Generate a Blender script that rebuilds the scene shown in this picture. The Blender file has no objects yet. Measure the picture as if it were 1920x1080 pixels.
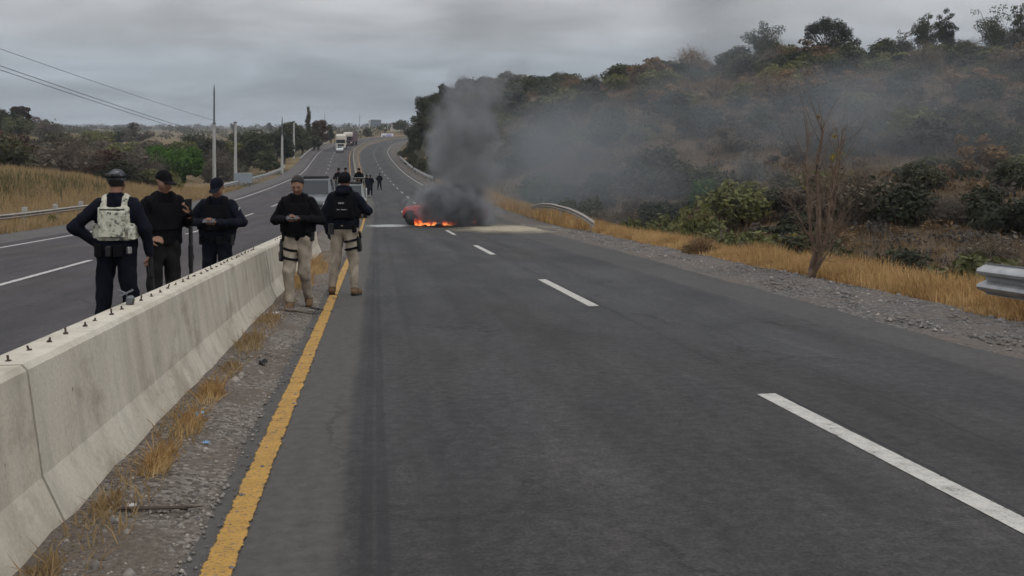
import bpy, bmesh, math, random
import numpy as np
from mathutils import Vector, Matrix

random.seed(7)
RNG = np.random.default_rng(11)
PI = math.pi
SC = bpy.context.scene
COL = SC.collection

# ------------------------------------------------------------------ camera, sky, sun, exposure
CAM_H = 1.48                 # eye height over the road surface
FOCAL = 1920.0               # focal length in photo pixels (36 mm lens on a 36 mm sensor)
HORIZ = 237.0                # photo row of the true horizon
cam_data = bpy.data.cameras.new("camera")
cam_data.lens = 36.0
cam_data.sensor_width = 36.0
cam_data.shift_y = -(540.0 - HORIZ) / 1920.0
cam_data.clip_start = 0.1
cam_data.clip_end = 12000.0
cam = bpy.data.objects.new("camera", cam_data)
cam.location = (0, 0, CAM_H)
cam.rotation_euler = (PI / 2, 0, 0)
COL.objects.link(cam)
SC.camera = cam

SUN_ELEV, SUN_AZ = math.radians(52), math.radians(140)   # azimuth clockwise from +Y
world = bpy.data.worlds.new("World")
SC.world = world
world.use_nodes = True


def build_world():
    nt = world.node_tree
    nt.nodes.clear()
    L = nt.links.new

    def nd(t, **kw):
        n = nt.nodes.new(t)
        for k, v in kw.items():
            setattr(n, k, v)
        return n

    def math_(op, a, b=None, c=None, clamp=False):
        n = nd('ShaderNodeMath', operation=op)
        n.use_clamp = clamp
        for i, v in enumerate((a, b, c)):
            if v is None:
                continue
            if isinstance(v, (int, float)):
                n.inputs[i].default_value = v
            else:
                L(v, n.inputs[i])
        return n.outputs[0]

    out = nd('ShaderNodeOutputWorld')
    bg = nd('ShaderNodeBackground')
    bg.inputs['Strength'].default_value = 0.1
    L(bg.outputs[0], out.inputs[0])
    tc = nd('ShaderNodeTexCoord')
    sep = nd('ShaderNodeSeparateXYZ')
    L(tc.outputs['Generated'], sep.inputs[0])
    z = math_('MAXIMUM', sep.outputs[2], 0.0)
    # a flat cloud deck seen in perspective
    k = math_('DIVIDE', 1.0, math_('ADD', z, 0.17))
    comb = nd('ShaderNodeCombineXYZ')
    L(math_('MULTIPLY', sep.outputs[0], k), comb.inputs[0])
    L(math_('MULTIPLY', sep.outputs[1], k), comb.inputs[1])
    n1 = nd('ShaderNodeTexNoise')
    n1.inputs['Scale'].default_value = 1.5
    n1.inputs['Detail'].default_value = 3.5
    n1.inputs['Roughness'].default_value = 0.52
    n1.inputs['Distortion'].default_value = 0.4
    L(comb.outputs[0], n1.inputs['Vector'])
    n2 = nd('ShaderNodeTexNoise')
    n2.inputs['Scale'].default_value = 0.6
    n2.inputs['Detail'].default_value = 3.0
    L(comb.outputs[0], n2.inputs['Vector'])
    cl = math_('ADD', math_('MULTIPLY', math_('SUBTRACT', n1.outputs[0], 0.5), 1.15),
               math_('MULTIPLY', math_('SUBTRACT', n2.outputs[0], 0.5), 0.8))
    cloud = math_('ADD', 1.0, cl)
    # overcast luminance: three times brighter overhead than at the horizon
    lum = math_('MULTIPLY', math_('ADD', 1.0, math_('MULTIPLY', z, 2.0)), cloud)
    tint = nd('ShaderNodeValToRGB')
    tint.color_ramp.elements[0].position = 0.0
    tint.color_ramp.elements[0].color = (0.176, 0.198, 0.224, 1)
    tint.color_ramp.elements[1].position = 0.055
    tint.color_ramp.elements[1].color = (0.176, 0.196, 0.220, 1)
    for pos_, col_ in ((0.115, (0.252, 0.256, 0.266, 1)), (0.30, (0.275, 0.277, 0.285, 1))):
        tint.color_ramp.elements.new(pos_).color = col_
    L(z, tint.inputs[0])
    mul = nd('ShaderNodeVectorMath', operation='SCALE')
    L(tint.outputs[0], mul.inputs[0])
    L(math_('MULTIPLY', lum, 16.2), mul.inputs['Scale'])
    sky = nd('ShaderNodeTexSky')
    sky.sky_type = 'NISHITA'
    sky.sun_disc = False
    sky.sun_elevation = SUN_ELEV
    sky.sun_rotation = SUN_AZ
    mix = nd('ShaderNodeMix', data_type='RGBA')
    mix.inputs['Factor'].default_value = 0.04
    L(mul.outputs[0], mix.inputs[6])
    L(sky.outputs[0], mix.inputs[7])
    L(mix.outputs[2], bg.inputs['Color'])


build_world()
sun_data = bpy.data.lights.new("sun", 'SUN')
sun_data.energy = 0.6
sun_data.angle = math.radians(22)
sun_data.color = (1.0, 0.96, 0.90)
sun = bpy.data.objects.new("sun", sun_data)
sun.rotation_euler = (PI / 2 - SUN_ELEV, 0, PI - SUN_AZ)
sun.location = (20, -20, 40)
COL.objects.link(sun)

SC.view_settings.view_transform = 'Standard'
SC.view_settings.look = 'None'
SC.view_settings.exposure = 0.0
SC.view_settings.gamma = 1.0
SC.render.engine = 'CYCLES'
SC.cycles.use_denoising = True
SC.cycles.max_bounces = 4
SC.cycles.diffuse_bounces = 2
SC.cycles.glossy_bounces = 2
SC.cycles.transmission_bounces = 3
SC.cycles.transparent_max_bounces = 16
SC.cycles.volume_bounces = 0
SC.cycles.use_adaptive_sampling = True
SC.cycles.adaptive_threshold = 0.03
SC.cycles.volume_max_steps = 128
SC.cycles.sample_clamp_indirect = 4.0


# ------------------------------------------------------------------ helpers
def tag(o, label=None, cat=None, group=None, kind=None):
    if label:
        o['label'] = label
    if cat:
        o['category'] = cat
    if group:
        o['group'] = group
    if kind:
        o['kind'] = kind
    return o


def make_mesh(name, V, F, smooth=False, uv=None, mats=None, mat_idx=None):
    me = bpy.data.meshes.new(name)
    V = np.asarray(V, dtype=np.float32).reshape(-1, 3)
    if isinstance(F, np.ndarray) and F.ndim == 2:
        k = F.shape[1]
        n = len(F)
        me.vertices.add(len(V))
        me.vertices.foreach_set('co', V.ravel())
        me.loops.add(n * k)
        me.loops.foreach_set('vertex_index', F.astype(np.int32).ravel())
        me.polygons.add(n)
        me.polygons.foreach_set('loop_start', np.arange(0, n * k, k, dtype=np.int32))
        me.update(calc_edges=True)
    else:
        me.from_pydata([tuple(map(float, v)) for v in V], [], [tuple(int(i) for i in f) for f in F])
        me.update()
    if smooth:
        me.polygons.foreach_set('use_smooth', np.ones(len(me.polygons), dtype=bool))
    if mat_idx is not None:
        me.polygons.foreach_set('material_index', np.asarray(mat_idx, dtype=np.int32))
    if uv is not None:
        lay = me.uv_layers.new(name='UVMap')
        li = np.zeros(len(me.loops), dtype=np.int32)
        me.loops.foreach_get('vertex_index', li)
        lay.data.foreach_set('uv', np.asarray(uv, dtype=np.float32)[li].ravel())
    for m in (mats or []):
        me.materials.append(m)
    me.validate()
    return me


def obj(name, me, mat=None, parent=None, loc=None, rotz=None, scale=None):
    o = bpy.data.objects.new(name, me)
    COL.objects.link(o)
    if mat is not None and me is not None and len(me.materials) == 0:
        me.materials.append(mat)
    if parent is not None:
        o.parent = parent
    if loc is not None:
        o.location = loc
    if rotz is not None:
        o.rotation_euler = (0, 0, rotz)
    if scale is not None:
        o.scale = scale if hasattr(scale, '__len__') else (scale,) * 3
    return o


def empty(name, loc=(0, 0, 0), rotz=0.0, scale=1.0):
    o = bpy.data.objects.new(name, None)
    o.empty_display_size = 0.2
    COL.objects.link(o)
    o.location = loc
    o.rotation_euler = (0, 0, rotz)
    o.scale = (scale,) * 3
    return o


def copy_tree(o, parent=None):
    c = o.copy()
    COL.objects.link(c)
    c.parent = parent
    for ch in list(o.children):
        copy_tree(ch, c)
    return c


class MB:
    """collects simple shapes into one mesh"""

    def __init__(self):
        self.V, self.F = [], []

    def add(self, V, F):
        n = len(self.V)
        self.V.extend([tuple(map(float, v)) for v in V])
        self.F.extend([tuple(int(i) + n for i in f) for f in F])
        return self

    def box(self, c, s, rot=None, bevel=0.0):
        x, y, z = [k / 2 for k in s]
        if bevel > 0:
            b = min(bevel, x * .9, y * .9, z * .9)
            P = []
            for sx in (-1, 1):
                for sy in (-1, 1):
                    for sz in (-1, 1):
                        P.append((sx * (x - b), sy * (y - b), sz * z))
                        P.append((sx * (x - b), sy * y, sz * (z - b)))
                        P.append((sx * x, sy * (y - b), sz * (z - b)))
            bm = bmesh.new()
            for p in P:
                bm.verts.new(p)
            bmesh.ops.convex_hull(bm, input=bm.verts[:])
            bm.verts.ensure_lookup_table()
            V = [v.co.copy() for v in bm.verts]
            F = [[v.index for v in f.verts] for f in bm.faces]
            bm.verts.index_update()
            F = [[v.index for v in f.verts] for f in bm.faces]
            bm.free()
        else:
            V = [(-x, -y, -z), (x, -y, -z), (x, y, -z), (-x, y, -z), (-x, -y, z), (x, -y, z), (x, y, z), (-x, y, z)]
            F = [(0, 3, 2, 1), (4, 5, 6, 7), (0, 1, 5, 4), (1, 2, 6, 5), (2, 3, 7, 6), (3, 0, 4, 7)]
        V = [Vector(v) for v in V]
        if rot is not None:
            V = [rot @ v for v in V]
        c = Vector(c)
        return self.add([v + c for v in V], F)

    def tube(self, pts, rad, n=8, cap=True):
        pts = [Vector(p) for p in pts]
        if not hasattr(rad, '__len__'):
            rad = [rad] * len(pts)
        V, F = [], []
        up = Vector((0, 0, 1))
        for i, p in enumerate(pts):
            d = (pts[min(i + 1, len(pts) - 1)] - pts[max(i - 1, 0)])
            if d.length < 1e-9:
                d = Vector((0, 0, 1))
            d.normalize()
            a = d.cross(up)
            if a.length < 1e-3:
                a = d.cross(Vector((0, 1, 0)))
            a.normalize()
            b = d.cross(a)
            for k in range(n):
                t = 2 * PI * k / n
                V.append(p + (a * math.cos(t) + b * math.sin(t)) * rad[i])
        for i in range(len(pts) - 1):
            for k in range(n):
                k2 = (k + 1) % n
                F.append((i * n + k, i * n + k2, (i + 1) * n + k2, (i + 1) * n + k))
        if cap:
            F.append(tuple(range(n - 1, -1, -1)))
            F.append(tuple((len(pts) - 1) * n + k for k in range(n)))
        return self.add(V, F)

    def ellipsoid(self, c, r, nu=10, nv=7):
        V, F = [], []
        c = Vector(c)
        for j in range(nv + 1):
            ph = PI * j / nv
            for i in range(nu):
                th = 2 * PI * i / nu
                V.append(c + Vector((r[0] * math.sin(ph) * math.cos(th), r[1] * math.sin(ph) * math.sin(th), r[2] * math.cos(ph))))
        for j in range(nv):
            for i in range(nu):
                i2 = (i + 1) % nu
                F.append((j * nu + i, (j + 1) * nu + i, (j + 1) * nu + i2, j * nu + i2))
        return self.add(V, F)

    def lathe(self, prof, axis='x', c=(0, 0, 0), n=20):
        """prof: list of (axial, radius)"""
        V, F = [], []
        c = Vector(c)
        for a, r in prof:
            for k in range(n):
                t = 2 * PI * k / n
                u, w = r * math.cos(t), r * math.sin(t)
                V.append(c + (Vector((a, u, w)) if axis == 'x' else Vector((u, a, w)) if axis == 'y' else Vector((u, w, a))))
        for i in range(len(prof) - 1):
            for k in range(n):
                k2 = (k + 1) % n
                F.append((i * n + k, i * n + k2, (i + 1) * n + k2, (i + 1) * n + k))
        F.append(tuple(range(n)))
        F.append(tuple((len(prof) - 1) * n + k for k in range(n - 1, -1, -1)))
        return self.add(V, F)

    def mesh(self, name, smooth=False):
        me = make_mesh(name, self.V, self.F, smooth=False)
        bm = bmesh.new()
        bm.from_mesh(me)
        bmesh.ops.recalc_face_normals(bm, faces=bm.faces[:])
        bm.to_mesh(me)
        bm.free()
        if smooth:
            me.polygons.foreach_set('use_smooth', np.ones(len(me.polygons), dtype=bool))
            try:
                me.set_sharp_from_angle(angle=math.radians(40))
            except Exception:
                pass
        return me

    def build(self, name, mat, parent=None, smooth=False, **kw):
        return obj(name, self.mesh(name, smooth), mat, parent, **kw)


# ------------------------------------------------------------------ materials
class NT:
    def __init__(self, m):
        self.nt = m.node_tree

    def n(self, t, ins=None, **kw):
        x = self.nt.nodes.new(t)
        for k, v in kw.items():
            setattr(x, k, v)
        for k, v in (ins or {}).items():
            self.set(x.inputs[k], v)
        return x

    def set(self, sock, v):
        if isinstance(v, bpy.types.NodeSocket):
            self.nt.links.new(v, sock)
        elif isinstance(v, bpy.types.Node):
            self.nt.links.new(v.outputs[0], sock)
        else:
            if hasattr(v, '__len__') and len(v) == 3 and sock.type == 'RGBA':
                v = (*v, 1)
            sock.default_value = v

    def math(self, op, a, b=None, c=None, clamp=False):
        x = self.n('ShaderNodeMath', operation=op)
        x.use_clamp = clamp
        for i, v in enumerate((a, b, c)):
            if v is not None:
                self.set(x.inputs[i], v)
        return x.outputs[0]

    def noise(self, vec, scale, detail=4.0, rough=0.55, dist=0.0):
        x = self.n('ShaderNodeTexNoise', {'Scale': scale, 'Detail': detail, 'Roughness': rough, 'Distortion': dist})
        if vec is not None:
            self.set(x.inputs['Vector'], vec)
        return x.outputs[0]

    def ramp(self, fac, stops, interp='LINEAR'):
        x = self.n('ShaderNodeValToRGB')
        cr = x.color_ramp
        cr.interpolation = interp
        while len(cr.elements) < len(stops):
            cr.elements.new(0.5)
        for e, (p, c) in zip(cr.elements, stops):
            e.position = p
            e.color = (*c, 1) if hasattr(c, '__len__') else (c, c, c, 1)
        self.set(x.inputs[0], fac)
        return x.outputs[0]

    def mix(self, fac, a, b, blend='MIX'):
        x = self.n('ShaderNodeMix', data_type='RGBA', blend_type=blend)
        self.set(x.inputs[0], fac)
        self.set(x.inputs[6], a)
        self.set(x.inputs[7], b)
        return x.outputs[2]

    def mapping(self, vec, scale=(1, 1, 1), loc=(0, 0, 0)):
        x = self.n('ShaderNodeMapping', {'Scale': scale, 'Location': loc})
        self.set(x.inputs['Vector'], vec)
        return x.outputs[0]

    def sstep(self, v, a, b):
        x = self.n('ShaderNodeMapRange', interpolation_type='SMOOTHSTEP')
        self.set(x.inputs[0], v)
        x.inputs[1].default_value, x.inputs[2].default_value = a, b
        x.inputs[3].default_value, x.inputs[4].default_value = 0.0, 1.0
        return x.outputs[0]


MATS = {}


def new_mat(name):
    m = bpy.data.materials.new(name)
    m.use_nodes = True
    m.node_tree.nodes.clear()
    MATS[name] = m
    t = NT(m)
    out = t.n('ShaderNodeOutputMaterial')
    return m, t, out


def simple(name, col, rough=0.7, metal=0.0, spec=0.4, var=0.25, scale=8.0, bump=0.0, bscale=60.0, rand=0.0, alpha=None):
    """one surface with a mottled colour, fine relief and optional variation from object to object"""
    m, t, out = new_mat(name)
    tc = t.n('ShaderNodeTexCoord')
    nz = t.noise(tc.outputs['Object'], scale, 5.0, 0.6)
    dark = tuple(c * (1 - var) for c in col)
    lite = tuple(min(1, c * (1 + var)) for c in col)
    c = t.ramp(nz, [(0.3, dark), (0.7, lite)])
    if rand > 0:
        oi = t.n('ShaderNodeObjectInfo')
        c = t.mix(1.0, c, t.ramp(oi.outputs['Random'], [(0, 1 - rand), (1, 1.0)]), 'MULTIPLY')
    b = t.n('ShaderNodeBsdfPrincipled', {'Base Color': c, 'Roughness': rough, 'Metallic': metal, 'Specular IOR Level': spec})
    if bump > 0:
        bp = t.n('ShaderNodeBump', {'Strength': bump, 'Distance': 0.01, 'Height': t.noise(tc.outputs['Object'], bscale, 4.0)})
        t.set(b.inputs['Normal'], bp.outputs[0])
    t.set(out.inputs[0], b)
    return m


def ss(a, b, x):
    t = np.clip((np.asarray(x, dtype=float) - a) / (b - a), 0, 1)
    return t * t * (3 - 2 * t)


def vnoise(x, y, seed=0):
    """cheap smooth value noise on numpy arrays, about -1..1"""
    x = np.asarray(x, dtype=float)
    y = np.asarray(y, dtype=float)
    xi, yi = np.floor(x).astype(np.int64), np.floor(y).astype(np.int64)
    fx, fy = x - xi, y - yi
    fx, fy = fx * fx * (3 - 2 * fx), fy * fy * (3 - 2 * fy)

    def h(a, b):
        n = (a * 374761393 + b * 668265263 + seed * 982451653) & 0x7fffffff
        n = ((n ^ (n >> 13)) * 1274126177) & 0x7fffffff
        return ((n ^ (n >> 16)) & 0xffff) / 32767.5 - 1
    return (h(xi, yi) * (1 - fx) + h(xi + 1, yi) * fx) * (1 - fy) + (h(xi, yi + 1) * (1 - fx) + h(xi + 1, yi + 1) * fx) * fy


def at(x, y, Y):
    """where a sight line surveyed on the photo meets the distance Y metres ahead of the camera"""
    return Vector(((x - 960) / FOCAL * Y, Y, CAM_H - (y - HORIZ) / FOCAL * Y))
# ------------------------------------------------------------------ the lie of the land
# line through the camera parallel to the near road; the road dips, climbs and bends right far off
_ry = np.array([-40, 0, 20, 47, 72, 108, 145, 168, 210, 245, 290, 330, 360, 400, 440], float)
_rx = np.array([5.31, 0, -2.656, -6.24, -9.5, -14.9, -20.4, -24.1, -30.9, -36.1, -40.2, -40.6, -39.7, -35.4, -28.5])
_rz = np.array([2.67, 0, -1.334, -3.13, -4.07, -5.16, -5.92, -6.04, -5.4, -4.65, -3.8, -3.16, -2.83, -2.65, -2.6])
_ry_f = np.arange(-40, 441, 1.0)


def _smooth(v, Y0=30.0):
    f = np.interp(_ry_f, _ry, v)
    k = np.exp(-0.5 * (np.arange(-24, 25) / 9.0) ** 2)
    k /= k.sum()
    g = np.convolve(np.pad(f, 24, mode='reflect', reflect_type='odd'), k, mode='valid')
    w = ss(Y0, Y0 + 25, _ry_f)
    return f * (1 - w) + g * w


_rxf, _rzf = _smooth(_rx), _smooth(_rz)
_dxf = np.gradient(_rxf, _ry_f)
_sf = np.concatenate([[0], np.cumsum(np.sqrt(1 + _dxf[1:] ** 2))]) - 40.0


def road_x(Y): return np.interp(Y, _ry_f, _rxf)
def road_z(Y): return np.interp(Y, _ry_f, _rzf)
def road_d(Y): return np.interp(Y, _ry_f, _dxf)
def road_s(Y): return np.interp(Y, _ry_f, _sf)


def left_dz(Y): return np.interp(Y, [-40, 0, 20, 47, 108, 168, 245, 360, 440], [-.6, -.12, .12, .444, .55, .5, .35, .2, .2])


def surf_z(Y, t):
    """road surface height at station Y, t metres to the right of the reference line"""
    return road_z(Y) + left_dz(Y) * (1 - ss(-1.95, -1.35, t))


def road_pt(Y, t, dz=0.0):
    Y = np.asarray(Y, float)
    t = np.asarray(t, float)
    d = road_d(Y)
    n = np.sqrt(1 + d * d)
    return np.stack([road_x(Y) + t / n, Y - t * d / n, surf_z(Y, t) + dz], axis=-1)


def rp(Y, t, dz=0.0): return Vector(road_pt(Y, t, dz).tolist())


def right_edge(Y): return np.interp(Y, [-20, 10, 20, 40, 100, 440], [5.5, 5.6, 5.95, 6.5, 6.7, 6.7])


_GX = np.array([-3000, -1200, -300, 0, 150, 300, 450, 600, 700, 745, 775, 800, 870, 950, 1100, 1300, 1500, 1700, 1920, 2500, 5000], float)
_GY = np.array([3, 10, 20, 30, 45, 60, 80, 120, 150, 175, 200, 240, 320, 500, 1000, 2500, 6000], float)
_GZ = np.array([
    # 3    10    20    30    45    60    80   120   150   175   200   240   320   500  1000  2500  6000
    [0.3, 0.3, 0.2, 0.0, -.5, -.5, 0.0, 1.0, 1.5, 2.0, 3.0, 4.0, 5.0, 5.0, 2.0, 0.0, 0.0],     # -3000
    [0.0, 0.0, -.3, -.8, -1.3, -1.5, -1.5, -.5, 0.0, 1.0, 2.0, 3.5, 4.0, 3.5, 1.0, -.5, 0.0],  # -1200
    [0, -.3, -.9, -1.4, -1.9, -1.9, -2.0, -3.0, -2.6, -1.6, -.2, 2.4, 3.6, 2.5, 0.0, -1.0, 0.0],
    [0, -.5, -1.0, -1.5, -2.1, -2.1, -2.2, -4.2, -4.0, -3.0, -1.4, 1.2, 2.2, 0.0, -1.4, -1.6, 0],   # 0
    [0, -.5, -1.1, -1.6, -2.3, -2.4, -2.7, -5.2, -5.6, -5.0, -4.0, -2.0, -1.4, -2.6, -2.8, -2.0, 0],  # 150
    [0, -.5, -1.1, -1.7, -2.5, -2.9, -3.4, -5.8, -6.8, -6.8, -6.4, -5.4, -4.4, -4.8, -3.2, -2.2, 0],  # 300
    [0, -.5, -1.1, -1.7, -2.6, -3.2, -4.1, -5.8, -6.8, -7.2, -7.2, -6.8, -5.4, -5.0, -3.6, -2.4, 0],  # 450
    [0, -.6, -1.2, -1.9, -2.8, -3.5, -4.3, -5.4, -5.9, -6.0, -5.9, -5.3, -4.2, -3.6, -3.2, -2.4, 0],  # 600
    [0, -.6, -1.3, -2.0, -2.9, -3.7, -4.4, -5.5, -6.0, -6.0, -5.7, -5.0, -3.6, -2.2, -1.2, -1.4, 0],  # 700
    [0, -.6, -1.3, -2.0, -3.0, -3.7, -4.4, -5.5, -6.0, -5.6, -4.2, -1.8, -1.4, -1.6, .2, -1.0, 0],  # 745
    [0, -.6, -1.3, -2.0, -3.0, -3.8, -4.5, -5.5, -5.6, -2.6, 1.6, 3.6, 1.4, -1.0, .2, -1.0, 0],    # 775
    [0, -.6, -1.3, -2.0, -3.0, -3.8, -4.5, -5.5, -4.6, .2, 4.2, 5.6, 3.0, 1.0, 1.0, -1.0, 0],    # 800
    [0, -.6, -1.3, -2.0, -3.0, -3.9, -4.8, -5.6, -2.4, 3.6, 6.8, 7.0, 5.5, 4.0, 2.0, 0.0, 0],     # 870
    [0, -.6, -1.3, -2.0, -3.2, -4.6, -6.4, -3.2, 1.6, 6.2, 8.2, 8.2, 7.0, 5.0, 3.0, 1.0, 0],     # 950
    [0, -.6, -1.3, -2.4, -5.0, -5.4, -4.2, 0.8, 5.2, 8.2, 9.4, 9.2, 8.0, 6.0, 4.0, 1.0, 0],     # 1100
    [0, -.6, -1.7, -3.8, -5.0, -4.2, -2.0, 3.6, 7.4, 10.6, 11.2, 10.8, 9.0, 7.0, 5.0, 2.0, 0],   # 1300
    [0, -.7, -2.4, -4.0, -4.2, -2.8, 0.0, 6.0, 10.0, 12.6, 13.0, 12.4, 11.0, 9.0, 6.0, 2.0, 0],   # 1500
    [0, -.8, -3.0, -4.2, -3.6, -1.8, 1.4, 7.2, 10.8, 12.8, 13.2, 12.6, 11.0, 9.0, 6.0, 2.0, 0],   # 1700
    [0, -1.0, -3.2, -4.0, -3.0, -1.0, 2.2, 8.0, 11.2, 12.6, 13.0, 12.4, 11.0, 9.0, 6.0, 2.0, 0],  # 1920
    [0, -1.4, -3.2, -3.4, -2.0, 0.0, 3.0, 8.0, 11.0, 12.4, 12.8, 12.2, 11.0, 9.0, 6.0, 2.0, 0],   # 2500
    [0, -1.4, -2.6, -2.4, -1.0, 1.0, 4.0, 8.0, 11.0, 12.4, 12.8, 12.2, 11.0, 9.0, 6.0, 2.0, 0]])
_GU = (_GX - 960) / FOCAL
_rc = np.stack([_rxf, _ry_f], 1)


def road_ts(X, Y):
    """nearest station and signed offset from the road reference line"""
    X = np.atleast_1d(np.asarray(X, float)).ravel()
    Y = np.atleast_1d(np.asarray(Y, float)).ravel()
    yy = np.clip(Y, -39, 439)
    for _ in range(6):   # walk to the foot of the perpendicular
        d = road_d(yy)
        e = (X - road_x(yy)) * d + (Y - yy)
        yy = np.clip(yy + 0.8 * e / (1 + d * d), -39, 439)
    d = road_d(yy)
    t = ((X - road_x(yy)) - (Y - yy) * d) / np.sqrt(1 + d * d)
    far = np.hypot(X - road_x(yy), Y - yy)
    t = np.where(np.abs(far) > np.abs(t) + 1.0, np.sign(t + 1e-9) * far, t)
    return yy, t


def natural_z(X, Y):
    Yc = np.clip(Y, _GY[0], _GY[-1])
    U = np.clip(X / np.maximum(Yc, 12.0), _GU[0], _GU[-1])
    ly = np.interp(np.log(Yc), np.log(_GY), np.arange(len(_GY)))
    lx = np.interp(U, _GU, np.arange(len(_GU)))
    j = np.clip(ly.astype(int), 0, len(_GY) - 2)
    i = np.clip(lx.astype(int), 0, len(_GU) - 2)
    fy, fx = ly - j, lx - i
    fy = fy * fy * (3 - 2 * fy) * 0.5 + fy * 0.5
    z = (_GZ[i, j] * (1 - fx) + _GZ[i + 1, j] * fx) * (1 - fy) + (_GZ[i, j + 1] * (1 - fx) + _GZ[i + 1, j + 1] * fx) * fy
    amp = np.clip(Y / 120.0, 0.05, 1.0)
    z = z + amp * (0.55 * vnoise(X / 14, Y / 14, 3) + 0.28 * vnoise(X / 5, Y / 5, 5)) + 0.10 * vnoise(X / 1.7, Y / 1.7, 9)
    return z


def ground_z(X, Y):
    X = np.atleast_1d(np.asarray(X, float)).ravel()
    Y = np.atleast_1d(np.asarray(Y, float)).ravel()
    yy, t = road_ts(X, Y)
    tr = right_edge(yy)
    rz = surf_z(yy, t)
    sink = 0.07 + 0.0012 * np.clip(yy, 0, 300)
    wr = ss(1.6, 8.0, t - tr)
    wl = ss(2.0, 11.0, -12.2 - t)
    w = np.maximum(wr, wl)
    w = np.where((yy > 437), np.maximum(w, ss(0, 15, Y - yy)), w)
    return (rz - sink) * (1 - w) + natural_z(X, Y) * w


def gz(x, y): return float(ground_z(x, y)[0])


# ------------------------------------------------------------------ ground, road and shoulder materials
def ground_material():
    m, t, out = new_mat('dry_ground')
    tc = t.n('ShaderNodeTexCoord')
    P = tc.outputs['Object']
    big = t.noise(P, 0.035, 4.0, 0.6)
    mid = t.noise(P, 0.22, 5.0, 0.62)
    fine = t.noise(P, 3.0, 6.0, 0.7)
    grain = t.noise(P, 22.0, 4.0, 0.7)
    straw = t.ramp(mid, [(0.25, (0.11, 0.075, 0.04)), (0.5, (0.20, 0.145, 0.078)), (0.75, (0.27, 0.20, 0.11))])
    scrub = t.ramp(mid, [(0.3, (0.045, 0.045, 0.025)), (0.6, (0.085, 0.075, 0.045)), (0.8, (0.12, 0.10, 0.06))])
    sp = t.n('ShaderNodeSeparateXYZ')
    t.set(sp.inputs[0], P)
    hillside = t.sstep(t.math('ADD', sp.outputs[0], t.math('MULTIPLY', sp.outputs[1], 0.1328)), 9.5, 15.0)
    soil = t.ramp(mid, [(0.3, (0.075, 0.057, 0.038)), (0.55, (0.135, 0.097, 0.062)), (0.75, (0.24, 0.17, 0.10))])
    scrub = t.mix(hillside, scrub, soil)
    c = t.mix(t.sstep(t.math('ADD', big, t.math('MULTIPLY', hillside, 0.16)), 0.42, 0.6), straw, scrub)
    c = t.mix(1.0, c, t.ramp(fine, [(0.25, 0.55), (0.75, 1.2)]), 'MULTIPLY')
    c = t.mix(0.6, c, t.ramp(grain, [(0.3, 0.6), (0.7, 1.25)]), 'MULTIPLY')
    b = t.n('ShaderNodeBsdfPrincipled', {'Base Color': c, 'Roughness': 0.95, 'Specular IOR Level': 0.1})
    bp = t.n('ShaderNodeBump', {'Strength': 0.8, 'Distance': 0.15, 'Height': fine})
    t.set(b.inputs['Normal'], bp.outputs[0])
    t.set(out.inputs[0], b)
    return m


def band(t, x, c, w, soft):
    """1 inside |x-c|<w, falling to 0 over soft"""
    return t.math('SUBTRACT', 1.0, t.sstep(t.math('ABSOLUTE', t.math('SUBTRACT', x, c)), w, w + soft))


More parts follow.
